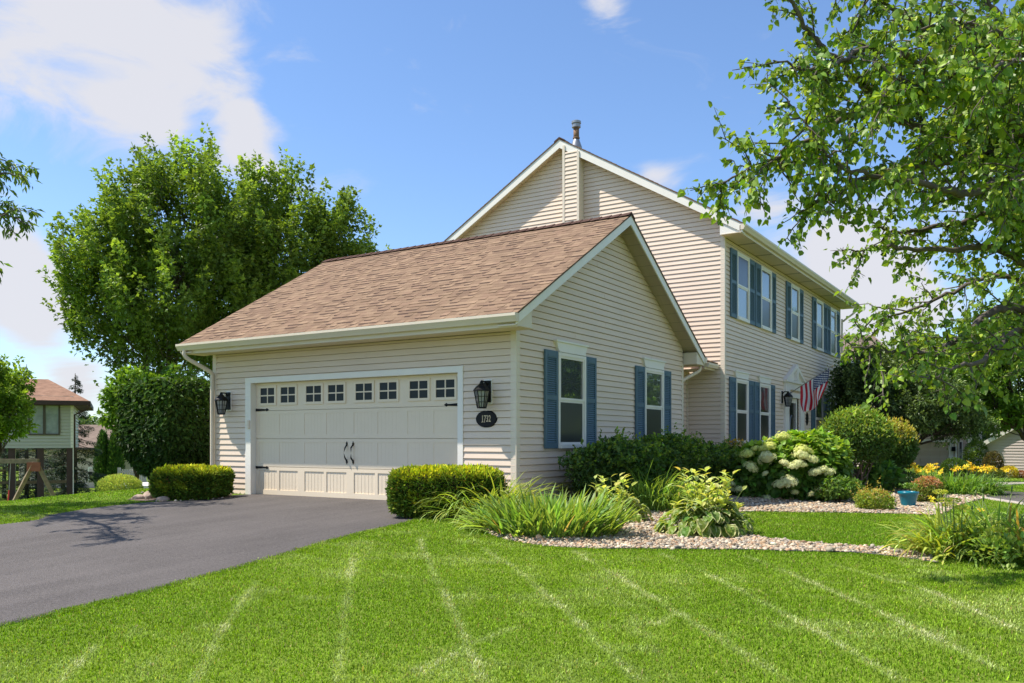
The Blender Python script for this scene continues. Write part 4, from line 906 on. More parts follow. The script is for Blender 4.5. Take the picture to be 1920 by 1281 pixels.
# ------------------------------------------------------------------ hostas
def hosta_leaf_mesh(mb, base, az, L, W, el, petiole, cin, cedge, nmax=0):
    n = len(base); S = np.linspace(0, 1, 7); prof = np.array([.06, .60, .92, 1.0, .84, .48, .02]); T = np.array([-1, -.68, 0, .68, 1.0])
    h = np.stack([np.cos(az), np.sin(az), 0 * az], -1); sd = np.stack([-np.sin(az), np.cos(az), 0 * az], -1)
    st = base + (h * np.cos(el)[:, None] * .8 + UPV * np.sin(el)[:, None]) * petiole[:, None]
    V = []; C = []; p = st.copy(); ang = el - .55
    for i, s in enumerate(S):
        if i: p = p + (h * np.cos(ang)[:, None] + UPV * np.sin(ang)[:, None]) * (L / 6)[:, None]; ang = ang - .17 - .06 * i * .5
        nr = -h * np.sin(ang)[:, None] + UPV * np.cos(ang)[:, None]
        for t_ in T:
            V.append(p + sd * (t_ * W * .5 * prof[i])[:, None] + nr * (np.abs(t_) * W * .13 * prof[i] + (np.sin(i * 2.1 + t_ * 4) * .012))[:, None])
            C.append(cedge if abs(t_) > .9 or i == 6 else (cin * (1.0 + .12 * (abs(t_) < .1))))
    V = np.stack(V, 1); C = np.stack(C, 1); k = 35
    f = np.array([[i * 5 + j, i * 5 + j + 1, i * 5 + j + 6, i * 5 + j + 5] for i in range(6) for j in range(4)])
    o = mb.n; mb.add(V.reshape(-1, 3), (f[None] + (np.arange(n) * k)[:, None, None]).reshape(-1, 4), 0, Col=C.reshape(-1, 3))
    for i in range(n): mb.tube([base[i], (base[i] + st[i]) / 2 + [0, 0, .02], st[i]], [.006, .005, .004], 5, Col=(.16, .26, .05), cap=False)
def hosta(px, label, n, R_, H, L, scapes, cin=(.17, .27, .04), ced=(.66, .66, .30)):
    p = G(*px); base = np.array([p[0], p[1], ground(p[0], p[1])]); t = plant('hosta', base, label, 'plant', 'striped hostas in the gravel')
    u = (np.arange(n) + .5) / n; az = np.arange(n) * 2.39996 + rng.normal(size=n) * .2
    el = .12 + 1.1 * (1 - u) + rng.normal(size=n) * .1; pet = R_ * (.25 + .55 * u) * np.exp(rng.normal(size=n) * .1); pet = np.where(u < .5, H * .72 * (1 - u * .5), pet)
    mb = MB(); b = np.stack([np.cos(az) * .08, np.sin(az) * .08, 0 * az + .01], -1)
    hosta_leaf_mesh(mb, b, az, L * np.exp(rng.normal(size=n) * .14), L * .62 * np.exp(rng.normal(size=n) * .12), el, pet, vary(cin, n, .22, .12), vary(ced, n, .12, .06)); mb.build('foliage', M['foliage'], t)
    for i in range(scapes):
        a = rng.uniform(0, 6.28); o = np.array([math.cos(a), math.sin(a), 0]) * rng.uniform(.05, R_ * .55); e = o * 1.35 + [0, 0, H * rng.uniform(1.0, 1.55)]
        m = MB(); q = np.linspace(0, 1, 6)[:, None]; P = o * .3 * (1 - q) + e * q + [0, 0, .0]; m.tube(P, np.linspace(.006, .003, 6), 5, Col=(.22, .30, .07), cap=False)
        k = 6; f_ = rng.uniform(.45, 1.0, k); f_[0] = 1; bb = P[0] * 0 + (o * .3)[None] * (1 - f_[:, None]) + e * f_[:, None]
        aa = rng.uniform(0, 6.28, k); dv = np.stack([np.cos(aa) * .8, np.sin(aa) * .8, .7 + 0 * aa], -1); LL = .155 * (1.35 - f_ * .6)
        leaves(m, bb, dv, rdir(k) * .4 + UPV, LL, LL * .42, vary((.40, .45, .13), k, .2), 'broad', .4, .3); m.build('flower_stalk', M['foliage'], t)
    return t
hosta((1322, 1002), 'large hosta with white edged leaves and tall budding stalks on the gravel', 170, .64, .52, .205, 40)
hosta((1155, 975), 'smaller yellowish hosta behind the irises', 120, .50, .40, .17, 16, (.26, .33, .05), (.68, .66, .28))
hosta((1375, 985), 'spindly hosta seedling with bare stalks right of the large hosta', 10, .2, .2, .10, 5)

# ------------------------------------------------------------------ hydrangea
def flower_head(r, col):
    n = 150; d = rdir(n); d = d[d[:, 2] > -.35]; n = len(d); mb = MB()
    p = d * np.array([r, r, r * .72]) * (1 + .10 * rng.normal(size=(n, 1)))
    t1 = unit(np.cross(d, rdir(n))); t2 = np.cross(d, t1); s = r * .20
    for a in range(4):
        c, sn = math.cos(a * math.pi / 2), math.sin(a * math.pi / 2); e = t1 * c + t2 * sn; g = t1 * -sn + t2 * c
        v = np.stack([p, p + (e + g * .45) * s * .6 + d * s * .2, p + e * s * 1.05 + d * s * .05, p + (e - g * .45) * s * .6 + d * s * .2], 1)
        mb.add(v.reshape(-1, 3), np.arange(4 * n).reshape(-1, 4), 0, Col=np.repeat(vary(col, n, .10, .06), 4, 0))
    mb.lathe([(.01, -r * .5), (r * .55, -r * .25), (r * .8, .0), (r * .6, r * .45), (.01, r * .62)], (0, 0, 0), 10); mb.a['Col'].append((mb.n - 50, np.tile(np.asarray(col) * .8, (50, 1))))
    return mb
def hydrangea():
    p = G(1490, 938); base = np.array([p[0], p[1], ground(p[0], p[1])]); D = depth(base); t = plant('hydrangea', base, 'large hydrangea with cream and lime flower heads by the front wall', 'shrub')
    px = D / F
    lob = [((1465, 885), 78, 62), ((1540, 868), 58, 60), ((1425, 885), 42, 55), ((1520, 905), 75, 44), ((1500, 850), 50, 38), ((1400, 905), 26, 40)]
    mb = MB(); cs = []
    for (c, rx, rz) in lob:
        cc_ = base + RT * (c[0] - 1490) * px + UPV * ((938 - c[1]) * px) + FWD * rng.uniform(0, .25); r = np.array([rx * px, .62 if rx > 40 else .4, rz * px]); cs.append((cc_, r))
        q, nr = ell_points(int(30 * rx), cc_, r, .30, .14, zmin=-.8); q[:, 2] = np.maximum(q[:, 2], base[2] + .04); n = len(q)
        rel = np.clip((q[:, 2] - base[2]) / 1.3, 0, 1)
        col = mixc(vary((.085, .175, .025), n, .25), vary((.24, .36, .035), n, .25), sst(.35, .95, rel) * rng.random(n) ** .5)
        dv = unit(nr * .6 + rdir(n) * .6 - UPV * .25); nm = unit(nr * .6 + UPV * .8 + rdir(n) * .35); Ls = .125 * np.exp(rng.normal(size=n) * .2)
        leaves(mb, q, dv, nm, Ls, Ls * .8, col, 'heart', .2, .2)
    loc(mb, base).build('foliage', M['foliage'], t)
    shoot_stems('stem', M['stem'], t, (0, .1, 0), [c - base for c, r in cs], .012, .006)
    heads = [(800, 165, 90), (620, 275, 70), (530, 310, 60), (415, 310, 50), (300, 390, 75), (580, 445, 100), (350, 565, 78), (555, 655, 38), (1060, 330, 80), (1150, 340, 50), (1050, 405, 90), (1190, 455, 70), (820, 515, 58), (925, 555, 58), (1010, 510, 60), (1080, 540, 45), (1245, 640, 75), (1350, 605, 65), (1450, 640, 60), (880, 770, 95), (760, 810, 80), (575, 990, 55), (965, 915, 42), (1200, 935, 48), (1300, 885, 52), (1415, 905, 50), (1525, 765, 52), (85, 800, 50), (85, 870, 45), (185, 870, 52), (620, 190, 36)]
    for (x, y, r_) in heads:
        X, Y, rr = 1360 + x / 7.385, 800 + y / 7.385, r_ / 7.385 * px
        best = None
        for (c, r) in cs:                      # where the sight line meets the bush
            o = (CAM - c) / r; d = ray(X, Y) / r; b = o @ d; q = b * b - (d @ d) * (o @ o - 1)
            if q > 0: 
                tt = (-b - math.sqrt(q)) / (d @ d); best = tt if best is None else min(best, tt)
        P = pxd(X, Y, (best if best else D) - .13)
        k = rng.random(); lime = .75 if (y < 420 and r_ < 95 and y != 405) else .3 * k
        o = flower_head(rr * 1.18, mixc((.85, .86, .50), (.76, .80, .18), lime)).build('flower_head', M['petal'], t); o.location = P - base
        o.rotation_euler = (rng.normal() * .2 + .25, rng.normal() * .2, rng.uniform(0, 6))
hydrangea()

# ------------------------------------------------------------------ other shrubs of the long bed
# small-leaved shrub clipped to a dome on bare stems
def dome_shrub(px, cpx, rpx, label, col, top, n, L, stems, dep=0.0, group=None):
    p = G(*px); base = np.array([p[0], p[1], 0.0]) + FWD * dep; base[2] = ground(base[0], base[1]); D = depth(base); s = D / F; t = plant('dome_shrub', base, label, 'shrub', group)
    c = base + RT * (cpx[0] - 960 - (base - CAM) @ RT / D * F) * s; c[2] = CAM[2] + (HY - cpx[1]) * s; r = np.array([rpx[0] * s, rpx[0] * s * .9, rpx[1] * s])
    q, nr = ell_points(n, c, r, .22, .07, 3.0, zmin=-.8); n = len(q); rel = np.clip((q[:, 2] - c[2]) / r[2], -1, 1)
    f_ = sst(-.2, .9, rel + .25 * lump(q, 5)) * rng.random(n) ** .6
    cc = mixc(vary(col, n, .3), vary(top, n, .25, .2), f_); dv = unit(nr * .6 + rdir(n) * .75 + UPV * .2); nm = unit(nr + UPV * .5 + rdir(n) * .5)
    mb = MB(); Ls = L * np.exp(rng.normal(size=n) * .2); leaves(mb, q, dv, nm, Ls, Ls * .6, cc, 'small', .2)
    k = int(n * .02); d = rdir(k); d[:, 2] = np.abs(d[:, 2]); e = c + unit(d) * r * rng.uniform(1.0, 1.1, (k, 1)); leaves(mb, e, unit(d + UPV), rdir(k), L * 1.3, L * .5, vary(top, k, .2), 'small')
    loc(mb, base).build('foliage', M['gloss'], t)
    m = MB()
    for i in range(stems):
        a = rng.uniform(0, 6.28); b = np.array([math.cos(a) * .12, math.sin(a) * .10, 0]); e = (c - base) + rdir(1)[0] * r * [.6, .6, .2] - [0, 0, r[2] * .5]
        q_ = np.linspace(0, 1, 7)[:, None]; m.tube(b * (1 - q_) + e * q_ + rng.normal(size=(7, 3)) * .02, np.linspace(.018, .010, 7), 6)
    m.build('stem', M['greybark'], t, smooth=True); return t, base
dome_shrub((1606, 925), (1606, 822), (66, 56), 'dense round shrub clipped to a dome on bare stems right of the hydrangea', (.055, .115, .020), (.27, .36, .05), 15000, .062, 14)
dome_shrub((1662, 925), (1672, 838), (44, 50), 'shrub with yellow tinged top half hidden behind the round dome shrub', (.055, .11, .020), (.46, .40, .06), 8000, .062, 8, 1.2)
leaf_shrub('leafy_perennial', tuple(np.append(G(1662, 925)[:2] + FWD[:2] * .25, 0)), 0, 'broad leaved green plant at the foot of the round dome shrub', 'plant', .38, .4, .70, 500, .20, (.085, .19, .035), kind='broad', W=.4, stems=0)
leaf_shrub('spirea', (1641, 957), 0, 'low yellow green spirea with a few reddish tips left of the teal pot', 'shrub', .33, .32, .36, 2800, .042, (.21, .28, .04), (.42, .30, .08), .35, 'low spireas', bump=.2, zc=.42, W=.5, shoots=12)
leaf_shrub('spirea', tuple(np.append(G(1745, 944)[:2] + FWD[:2] * .1, 0)), 0, 'rounded spirea covered in coppery pink tips right of the teal pot', 'shrub', .29, .30, .52, 4200, .042, (.17, .21, .04), (.42, .22, .11), .75, 'low spireas', bump=.15, zc=.45, W=.5)
leaf_shrub('ground_shrub', (1570, 945), 0, 'small green shrub at the lower right foot of the hydrangea', 'shrub', .5, .35, .5, 1300, .075, (.10, .18, .03), W=.6, stems=3)
leaf_shrub('barberry', tuple(np.append(G(1410, 925)[:2] + FWD[:2] * 1.2, 0)), 0, 'small shrub with orange tipped leaves behind the left side of the hydrangea', 'shrub', .6, .5, 1.15, 2200, .05, (.07, .10, .02), (.40, .26, .03), .8, W=.5)
leaf_shrub('dark_groundcover', tuple(np.append(G(1685, 925)[:2] + FWD[:2] * 1.2, 0)), 0, 'dark low shrub in shade behind the teal pot', 'shrub', 1.1, .6, .5, 2600, .06, (.035, .065, .016), W=.6, stems=0)
for y in (13.15, 16.0):
    leaf_shrub('boxwood', (MX1 + 1.0, y, 0), 0, 'round dark boxwood left of the front door' if y < 14 else 'round dark boxwood right of the front door', 'shrub', .42, .42, 1.05, 3000, .045, (.016, .032, .012), None, 0, 'boxwoods beside the front door', W=.6, bump=.05, zc=.55)
# teal pot
p = G(1703, 951); pot = plant('flower_pot', (p[0], p[1], float(ground(p[0], p[1]))), 'glazed teal flower pot on the gravel between two spireas', 'pot')
s = depth(p) / F
m = MB(); m.lathe([(.0, 0), (11.5 * s, 0), (12 * s, .02), (14 * s, 12 * s), (16.8 * s, 23 * s), (17.2 * s, 23.5 * s), (18.4 * s, 24.2 * s), (18.8 * s, 28 * s), (18.4 * s, 29.3 * s), (17 * s, 29.5 * s), (16.2 * s, 28 * s), (15.5 * s, 25 * s), (.0, 24.5 * s)], (0, 0, 0), 40); m.build('body', M['teal'], pot, smooth=True)
MB().lathe([(0, 24.6 * s), (15.6 * s, 25.2 * s), (15.6 * s, 25.6 * s), (0, 26 * s)], (0, 0, 0), 24).build('soil', M['soil'], pot)
m = MB(); n = 120; q = np.stack([rng.normal(size=n) * .06 + .02, rng.normal(size=n) * .05, .33 + rng.random(n) * .08], -1); leaves(m, q, rdir(n) + UPV, rdir(n) + UPV, .05, .025, vary((.14, .24, .04), n), 'small'); m.build('seedlings', M['foliage'], pot)

# ------------------------------------------------------------------ daylilies in flower
def lily(col):
    m = MB()
    for i in range(6):
        a = i * math.pi / 3; w_ = .022 if i % 2 else .030; h = np.array([math.cos(a), math.sin(a), 0]); sd = np.array([-math.sin(a), math.cos(a), 0])
        P = [np.zeros(3), h * .025 + UPV * .045, h * .06 + UPV * .06, h * .085 + UPV * .045]; ws = [.008, w_ * .8, w_, .002]; v = []
        for q, ww in zip(P, ws): v += [q - sd * ww * .6, q + sd * ww * .6]
        m.add(v, [(2 * j, 2 * j + 1, 2 * j + 3, 2 * j + 2) for j in range(3)], 0, Col=np.array(vary(col, 1, .1)[0]))
    return m
LILY = [lily((.82, .58, .02)), lily((.84, .66, .04)), lily((.80, .47, .02))]
lily_proto = [None] * 3
def bloom(t, base, pts, sc=1.0):
    for q in pts:
        k = int(rng.integers(0, 3)) if rng.random() < .9 else 0
        if lily_proto[k] is None: o = LILY[k].build('flower', M['petal'], t); lily_proto[k] = o
        else: o = lily_proto[k].copy(); COL.objects.link(o); o.parent = t
        o.location = q; s_ = sc * rng.uniform(.8, 1.25); o.scale = (s_, s_, s_); o.rotation_euler = (rng.normal() * .5 + .45, rng.normal() * .5, rng.uniform(-.4, 1.4))
def lily_clump(px, label, n, rad, H, nf, back=0.0, sc=.95):
    p = G(*px)[:2] + FWD[:2] * back
    t, b = strap_clump('flowering_daylily', (p[0], p[1], 0), label, 'plant', n, rad, H * .92, .022, .35, 1.5, (.13, .24, .04), 'daylilies in flower', dry=.01)
    m = MB(); pts = []
    for i in range(nf):
        u, v = rng.uniform(-1, 1), rng.uniform(-1, 1); q = RT * u * rad[0] * 1.15 + FWD * v * rad[1]; q = np.array([q[0], q[1], H * rng.uniform(.80, 1.10) * (1 - .15 * u * u)]); pts.append(q)
        m.tube([q * [.75, .75, 0], q * [.9, .9, .6], q], [.006, .005, .004], 5)
    m.build('flower_stalk', M['stem'], t); bloom(t, b, pts, sc)
lily_clump((1800, 928), 'big clump of daylilies full of yellow flowers beside the far driveway', 950, (.85, .5), .62, 44, sc=.9)
lily_clump((1725, 925), 'daylily with orange yellow flowers behind the teal pot', 420, (.5, .35), .62, 18, 1.6)
lily_clump((1760, 920), 'daylily clump with few yellow flowers behind the coppery spirea', 420, (.55, .35), .58, 6, 1.5)

# ------------------------------------------------------------------ planting round the tree at the right
def fg_clump():
    grp = 'plants round the tree at the right'
    specs = [((1782, 1043), 380, (.30, .28), .52, .022, (.30, .36, .06), 'daylily with pale arching leaves at the left end of the tree bed', 5), ((1865, 1045), 420, (.40, .35), .60, .022, (.19, .28, .05), 'dark green daylily in the middle of the tree bed', 6), ((1945, 1050), 430, (.5, .4), .62, .022, (.17, .26, .05), 'dark green daylily at the right edge of the tree bed', 4)]
    for i, (px, n, rad, L, W, col, lab, st) in enumerate(specs):
        t, b = strap_clump('daylily', px, lab, 'plant', n, rad, L, W, .35, 1.5, col, grp, stalks=st, dry=.03)
        pts = []
        for k in range(3 if i == 0 else 0): pts.append(np.array([rng.normal() * .15, rng.normal() * .15, L * rng.uniform(.85, 1.1)]))
        bloom(t, b, pts, .5)
    for (px, lab, n) in (((1795, 1050), 'sedum with flat lime flower heads at the front left of the tree bed', 5), ((1865, 1062), 'fleshy leaved sedum at the front of the tree bed', 1), ((1918, 1068), 'pale fleshy leaved sedum at the right front of the tree bed', 0)):
        p = G(*px); b = np.array([p[0], p[1], ground(p[0], p[1])]); t = plant('sedum', b, lab, 'plant', 'sedums in the tree bed')
        q, nr = ell_points(150, (0, 0, .15), (.22, .22, .17), .5, .1, zmin=-.7); k = len(q); mb = MB(); leaves(mb, q, unit(nr + UPV * .3 + rdir(k) * .4), unit(UPV + rdir(k) * .4), .060, .042, vary((.24, .34, .07), k, .2), 'broad', .3, .1); mb.build('foliage', M['foliage'], t)
        for j in range(n):
            e = np.array([rng.normal() * .16, rng.normal() * .12, .5 + rng.random() * .18]) if n > 1 else np.array([0, 0, .34])
            m = MB(); m.tube([e * [.3, .3, 0], e * [.8, .8, .6], e], [.006, .005, .005], 5, Col=(.2, .28, .08)); k = 160; d = rdir(k); q = e + d * [.065, .065, .018]; leaves(m, q, d + UPV, rdir(k), .016, .014, vary((.42, .45, .08), k, .15), 'small'); m.build('flower_head', M['foliage'], t)
fg_clump()
# ------------------------------------------------------------------ trees
def spray_crown(mb, lobes, ns, nl, slen, L, W, dark, light, kind='small', upw=.7, depth=.45, droop=.2, rad=.16, zmin=-.7, lightpow=1.0):
    tot = sum((r[0] * r[2]) for c, r in lobes); O = []
    for c, r in lobes:
        n = max(4, int(ns * r[0] * r[2] / tot)); d = rdir(n * 2); d = d[d[:, 2] > zmin][:n]; n = len(d)
        rr = 1 - np.abs(rng.normal(size=n)) * depth * .6; rr *= 1 + .10 * lump(d + np.asarray(c) * .2, 2.5) + .06 * lump(d + np.asarray(c) * .7, 6)
        o = np.asarray(c) + d * np.asarray(r) * np.clip(rr, .1, 1.2)[:, None]
        a = unit(d * .7 + UPV * upw + rdir(n) * .35); ln = slen * np.exp(rng.normal(size=n) * .3)
        k = nl; t = rng.random((n, k)) ** .8; rv = rdir(n * k).reshape(n, k, 3)
        p = o[:, None] + a[:, None] * (ln[:, None] * (t - .45))[..., None] + rv * (rad * (1.15 - .75 * t))[..., None] * rng.random((n, k, 1)) ** .4
        dv = unit(rv * .8 + a[:, None] * .35 - UPV * droop + rng.normal(size=rv.shape) * .25); nm = unit(rv * .5 + UPV * .7 + rng.normal(size=rv.shape) * .4)
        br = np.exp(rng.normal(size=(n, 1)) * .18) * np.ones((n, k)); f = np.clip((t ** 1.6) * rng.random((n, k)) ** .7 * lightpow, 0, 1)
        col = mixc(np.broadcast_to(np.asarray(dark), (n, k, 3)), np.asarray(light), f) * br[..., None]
        col = (col * np.exp(rng.normal(size=(n, k, 1)) * .15)).reshape(-1, 3)
        Ls = L * np.exp(rng.normal(size=n * k) * .22); leaves(mb, p.reshape(-1, 3), dv.reshape(-1, 3), nm.reshape(-1, 3), Ls, Ls * W, np.clip(col, .003, .9), kind)
        O.append(o)
    return np.vstack(O)
def limb(m, a, b, r0, r1, sag=.0, wob=.05, k=7, sides=7):
    a, b = np.asarray(a, float), np.asarray(b, float); q = np.linspace(0, 1, k)[:, None]; L = np.linalg.norm(b - a)
    p = a * (1 - q) + b * q + rng.normal(size=(k, 3)) * wob * L * np.sin(q * math.pi) * .5 - UPV * sag * L * np.sin(q * math.pi)
    m.tube(p, np.linspace(r0, r1, k), sides); return p
def tree(name, bpx, d, lobes_px, label, ns, nl, slen, L, W, dark, light, trunk_r=.2, cat='tree', group=None, kind='small', mat='foliage', bark='bark', ddep=.9, fork=.35, base_xy=None, nb=26, lean=None, **kw):
    base = pxd(bpx[0], 825, d); base[2] = ground(base[0], base[1]) - .05; t = plant(name, base, label, cat, group); s = d / F
    lobes = []
    for (cx, cy, rx, rz, *dd) in lobes_px:
        dz = dd[0] if dd else 0; c = pxd(cx, cy, d + dz); lobes.append((c - base, np.array([rx * s, rx * s * ddep, rz * s])))
    mb = MB(); O = spray_crown(mb, lobes, ns, nl, slen, L, W, dark, light, kind, **kw); mb.build('crown', M[mat], t)
    m = MB(); top = np.mean([c for c, r in lobes], 0); fk = top * [fork, fork, 0] + UPV * top[2] * fork
    limb(m, (0, 0, -.1), fk, trunk_r, trunk_r * .75, 0, .04, 8, 10)
    for (c, r) in lobes:
        p = limb(m, fk - UPV * .05, c + UPV * r[2] * .25, trunk_r * .55, trunk_r * .22, 0, .07, 8, 8)
        near = O[np.argsort(np.linalg.norm((O - c) / r, axis=1))][: int(nb * 3)]
        for e in near[rng.permutation(len(near))[:nb]]: limb(m, p[rng.integers(2, 7)], e, trunk_r * .16, trunk_r * .04, 0, .06, 5, 5)
    m.build('trunk', M[bark], t, smooth=True); return t
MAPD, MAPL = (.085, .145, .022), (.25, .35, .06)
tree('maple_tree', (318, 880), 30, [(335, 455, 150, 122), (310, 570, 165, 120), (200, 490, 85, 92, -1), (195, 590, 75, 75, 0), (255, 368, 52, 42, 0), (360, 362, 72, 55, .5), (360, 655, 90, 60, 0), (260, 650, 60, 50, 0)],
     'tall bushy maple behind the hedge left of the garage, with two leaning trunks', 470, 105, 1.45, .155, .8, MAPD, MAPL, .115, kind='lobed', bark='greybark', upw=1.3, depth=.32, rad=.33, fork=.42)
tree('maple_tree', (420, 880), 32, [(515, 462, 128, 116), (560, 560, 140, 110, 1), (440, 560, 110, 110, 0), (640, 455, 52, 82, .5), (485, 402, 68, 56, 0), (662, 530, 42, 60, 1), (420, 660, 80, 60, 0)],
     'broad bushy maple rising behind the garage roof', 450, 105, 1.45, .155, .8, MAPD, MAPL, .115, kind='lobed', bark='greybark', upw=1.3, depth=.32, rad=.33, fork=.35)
tree('young_maple_tree', (262, 890), 27, [(255, 745, 48, 42), (222, 752, 24, 26), (300, 715, 50, 22), (225, 790, 22, 26)],
     'low light green maple foliage at the left edge of the tall hedge', 120, 46, .5, .15, .8, (.07, .15, .02), (.20, .31, .04), .06, kind='lobed', upw=.3, rad=.2)
tree('round_lawn_tree', (-18, 960), 22, [(-22, 752, 80, 78), (-40, 730, 80, 60), (14, 785, 40, 44), (-40, 800, 60, 50)], 'bushy round lawn tree at the left edge in front of the stilted house', 260, 60, .45, .10, .55, (.085, .165, .02), (.30, .40, .05), .08, upw=.6, rad=.16)
# dark crab apple and the trees behind it
tree('crabapple_tree', (1690, 910), 27.5, [(1660, 760, 90, 75), (1750, 765, 72, 58), (1625, 715, 50, 60, 0), (1800, 795, 50, 38, 0), (1590, 745, 25, 60, 0)], 'wide dark green crab apple tree beyond the far corner of the house', 520, 66, .55, .09, .6, (.030, .060, .016), (.21, .28, .09), .14, mat='gloss', upw=.1, depth=.5, rad=.22, lightpow=.8)
tree('yard_tree', (1975, 900), 38, [(1870, 700, 95, 95), (1800, 730, 60, 70), (1930, 640, 80, 90), (1880, 780, 60, 50)], 'light green tree behind the crab apple at the right edge', 420, 56, .8, .17, .6, (.075, .15, .022), (.23, .33, .05), .18, upw=.4, rad=.22)
tree('yard_tree', (1705, 900), 44, [(1705, 700, 85, 62), (1650, 720, 45, 45), (1760, 690, 50, 50)], 'pale yellow green tree behind the crab apple, in front of the tan neighbouring house', 300, 56, .8, .18, .6, (.09, .15, .025), (.25, .31, .06), .18, upw=.4, rad=.22)
tree('street_tree', (2260, 900), 27, [(2260, 600, 190, 200), (2190, 700, 130, 120)], 'tall leafy tree across the side lawn, mirrored in the gable windows', 420, 56, .9, .2, .6, (.045, .10, .015), (.15, .25, .035), .2, upw=.6, rad=.25)
tree('street_tree', (2500, 900), 30, [(2500, 600, 230, 220)], 'large leafy tree far across the side lawn', 300, 56, .9, .22, .6, (.045, .10, .015), (.15, .25, .035), .2, upw=.6, rad=.25)

# conifers
def conifer(bpx, d, top_py, rad, label, n, droop=.5, col=(.030, .055, .030), gap=.0, name='spruce_tree', kind=0, group='spruces'):
    base = pxd(bpx, 825, d); base[2] = ground(base[0], base[1]) - .05; top = pxd(bpx, top_py, d)[2]; H = top - base[2]; t = plant(name, base, label, 'tree', group); mb = MB(); m = MB()
    m.tube([(0, 0, 0), (0, 0, H * .5), (0, 0, H)], [.12, .08, .015], 8)
    nb = int(H * 13)
    for i in range(nb):
        f_ = (i + rng.random()) / nb; z = H * (.06 + .93 * f_); ln = rad * (1 - f_) ** .85 * rng.uniform(.7, 1.12) + .08; a = rng.uniform(0, 6.28); h = np.array([math.cos(a), math.sin(a), 0])
        k = max(12, int(n / nb * (ln / rad * 1.7 + .15))); u = rng.random(k) ** .7
        p0 = np.array([0, 0, z]); tip = h * ln + UPV * (-.22 * ln * droop * 2 + .12 * ln)
        m.tube([p0, p0 + tip * .5 - UPV * .04 * ln, p0 + tip], [.02, .012, .005], 5)
        sd = np.cross(h, UPV); w_ = (rng.random(k) * 2 - 1) * ln * .34 * (1 - u * .7)
        p = p0 + tip * u[:, None] + sd * w_[:, None] - UPV * (np.abs(w_) * .3 + rng.random(k) * .10 * droop * 2)[:, None]
        dv = unit(h * .8 + sd * np.sign(w_)[:, None] * .6 - UPV * .5 * droop + rng.normal(size=(k, 3)) * .3); leaves(mb, p, dv, rdir(k) * .5 + UPV, .13, .035, mixc(vary(col, k, .25), vary(np.array(col) * 2.1, k, .2), (u > .8) * rng.random(k)), 'needle')
    mb.build('crown', M['needles'], t); m.build('trunk', M['greybark'], t, smooth=True); return t
conifer(141, 41, 700, 1.65, 'drooping spruce right of the stilted house', 15000, .75, (.035, .055, .030))
conifer(50, 46, 683, 2.2, 'spruce whose tip shows above the round lawn tree', 9000, .5)
conifer(70, 47, 745, 2.6, 'dark spruce behind the posts of the stilted house', 9000, .5, (.022, .042, .024))
conifer(8, 46, 760, 2.6, 'dark spruce behind the posts at the left edge', 8000, .5, (.022, .042, .024))
conifer(118, 46, 790, 1.6, 'small dark spruce behind the corner post of the stilted house', 6000, .5, (.022, .042, .024))
for (px, w_, tp, lab) in ((193, 15, 812, 'narrow dark arborvitae, left one of the pair behind the pale round bush'), (216, 15, 812, 'narrow arborvitae, right one of the pair behind the pale round bush')):
    d = 44; base = pxd(px, 825, d); base[2] = ground(base[0], base[1]); top = pxd(px, tp, d)[2]; H = top - base[2]; t = plant('arborvitae', base, lab, 'tree', 'arborvitaes by the pool fence')
    q, nr = ell_points(6000, (0, 0, H * .45), (w_ * d / F, w_ * d / F, H * .56), .25, .10, 4); n = len(q); mb = MB(); leaves(mb, q, unit(nr * .4 + UPV * .9 + rdir(n) * .3), nr + rdir(n) * .4, .16, .06, mixc(vary((.030, .075, .018), n, .3), vary((.09, .18, .03), n), rng.random(n) ** 2), 'needle'); mb.build('foliage', M['needles'], t)
    MB().tube([(0, 0, 0), (0, 0, H * .8)], [.06, .02], 6).build('trunk', M['bark'], t)
def bush_at(px, py, rx, rz, d, label, n, L, dark, light, name='round_bush', group=None, W=.45):
    s = d / F; c = pxd(px, py, d); base = c.copy(); base[2] = ground(c[0], c[1]); h = max(c[2] - base[2], rz * s * .6); t = plant(name, base, label, 'shrub', group)
    q, nr = ell_points(n, (0, 0, h), (rx * s, rx * s * .9, rz * s), .2, .06, zmin=-.95); q2 = q.copy(); lowm = rng.random(len(q)) < .25; q2[lowm, 2] *= rng.random(lowm.sum()); q = np.where(lowm[:, None] & (h > rz * s), q2, q); n = len(q)
    cc = mixc(vary(dark, n, .25), vary(light, n, .2), sst(.2, .95, .5 + .5 * (q[:, 2] - h) / (rz * s) + .3 * rng.normal(size=n) * .5)); mb = MB(); leaves(mb, q, unit(nr * .8 + UPV * .5 + rdir(n) * .5), unit(nr + rdir(n) * .5), L, L * W, cc); mb.build('foliage', M['foliage'], t)
    MB().tube([(0, 0, -.05), (0, 0, h)], [.04, .02], 6).build('stem', M['bark'], t); return t
bush_at(225, 917, 42, 27, 22.5, 'pale yellow green rounded bush at the crest of the left lawn', 9000, .05, (.12, .19, .05), (.36, .42, .12))
bush_at(300, 905, 20, 24, 24, 'pale green bush mostly behind the left clipped hedge', 2500, .05, (.13, .19, .03), (.34, .36, .07))
bush_at(1616, 866, 40, 34, 24.0, 'dark leafy shrub in shade behind the round dome shrub', 2600, .09, (.022, .045, .012), (.06, .11, .025), 'shade_shrub')
bush_at(1790, 895, 24, 22, 33, 'dark green bush in front of the white porch railing', 1800, .09, (.03, .06, .015), (.08, .14, .03), 'porch_bush')
bush_at(1862, 880, 17, 30, 36, 'purple leaved bush at the corner of the far right house', 1800, .10, (.04, .035, .02), (.12, .10, .04), 'purple_bush')
bush_at(1830, 870, 22, 40, 42, 'dark green bush between the porch and the far right house', 2200, .12, (.025, .05, .012), (.07, .12, .025), 'porch_bush')
bush_at(1892, 893, 16, 14, 35, 'golden yellow bush below the far right house', 1500, .07, (.20, .19, .03), (.52, .42, .04), 'golden_bush')
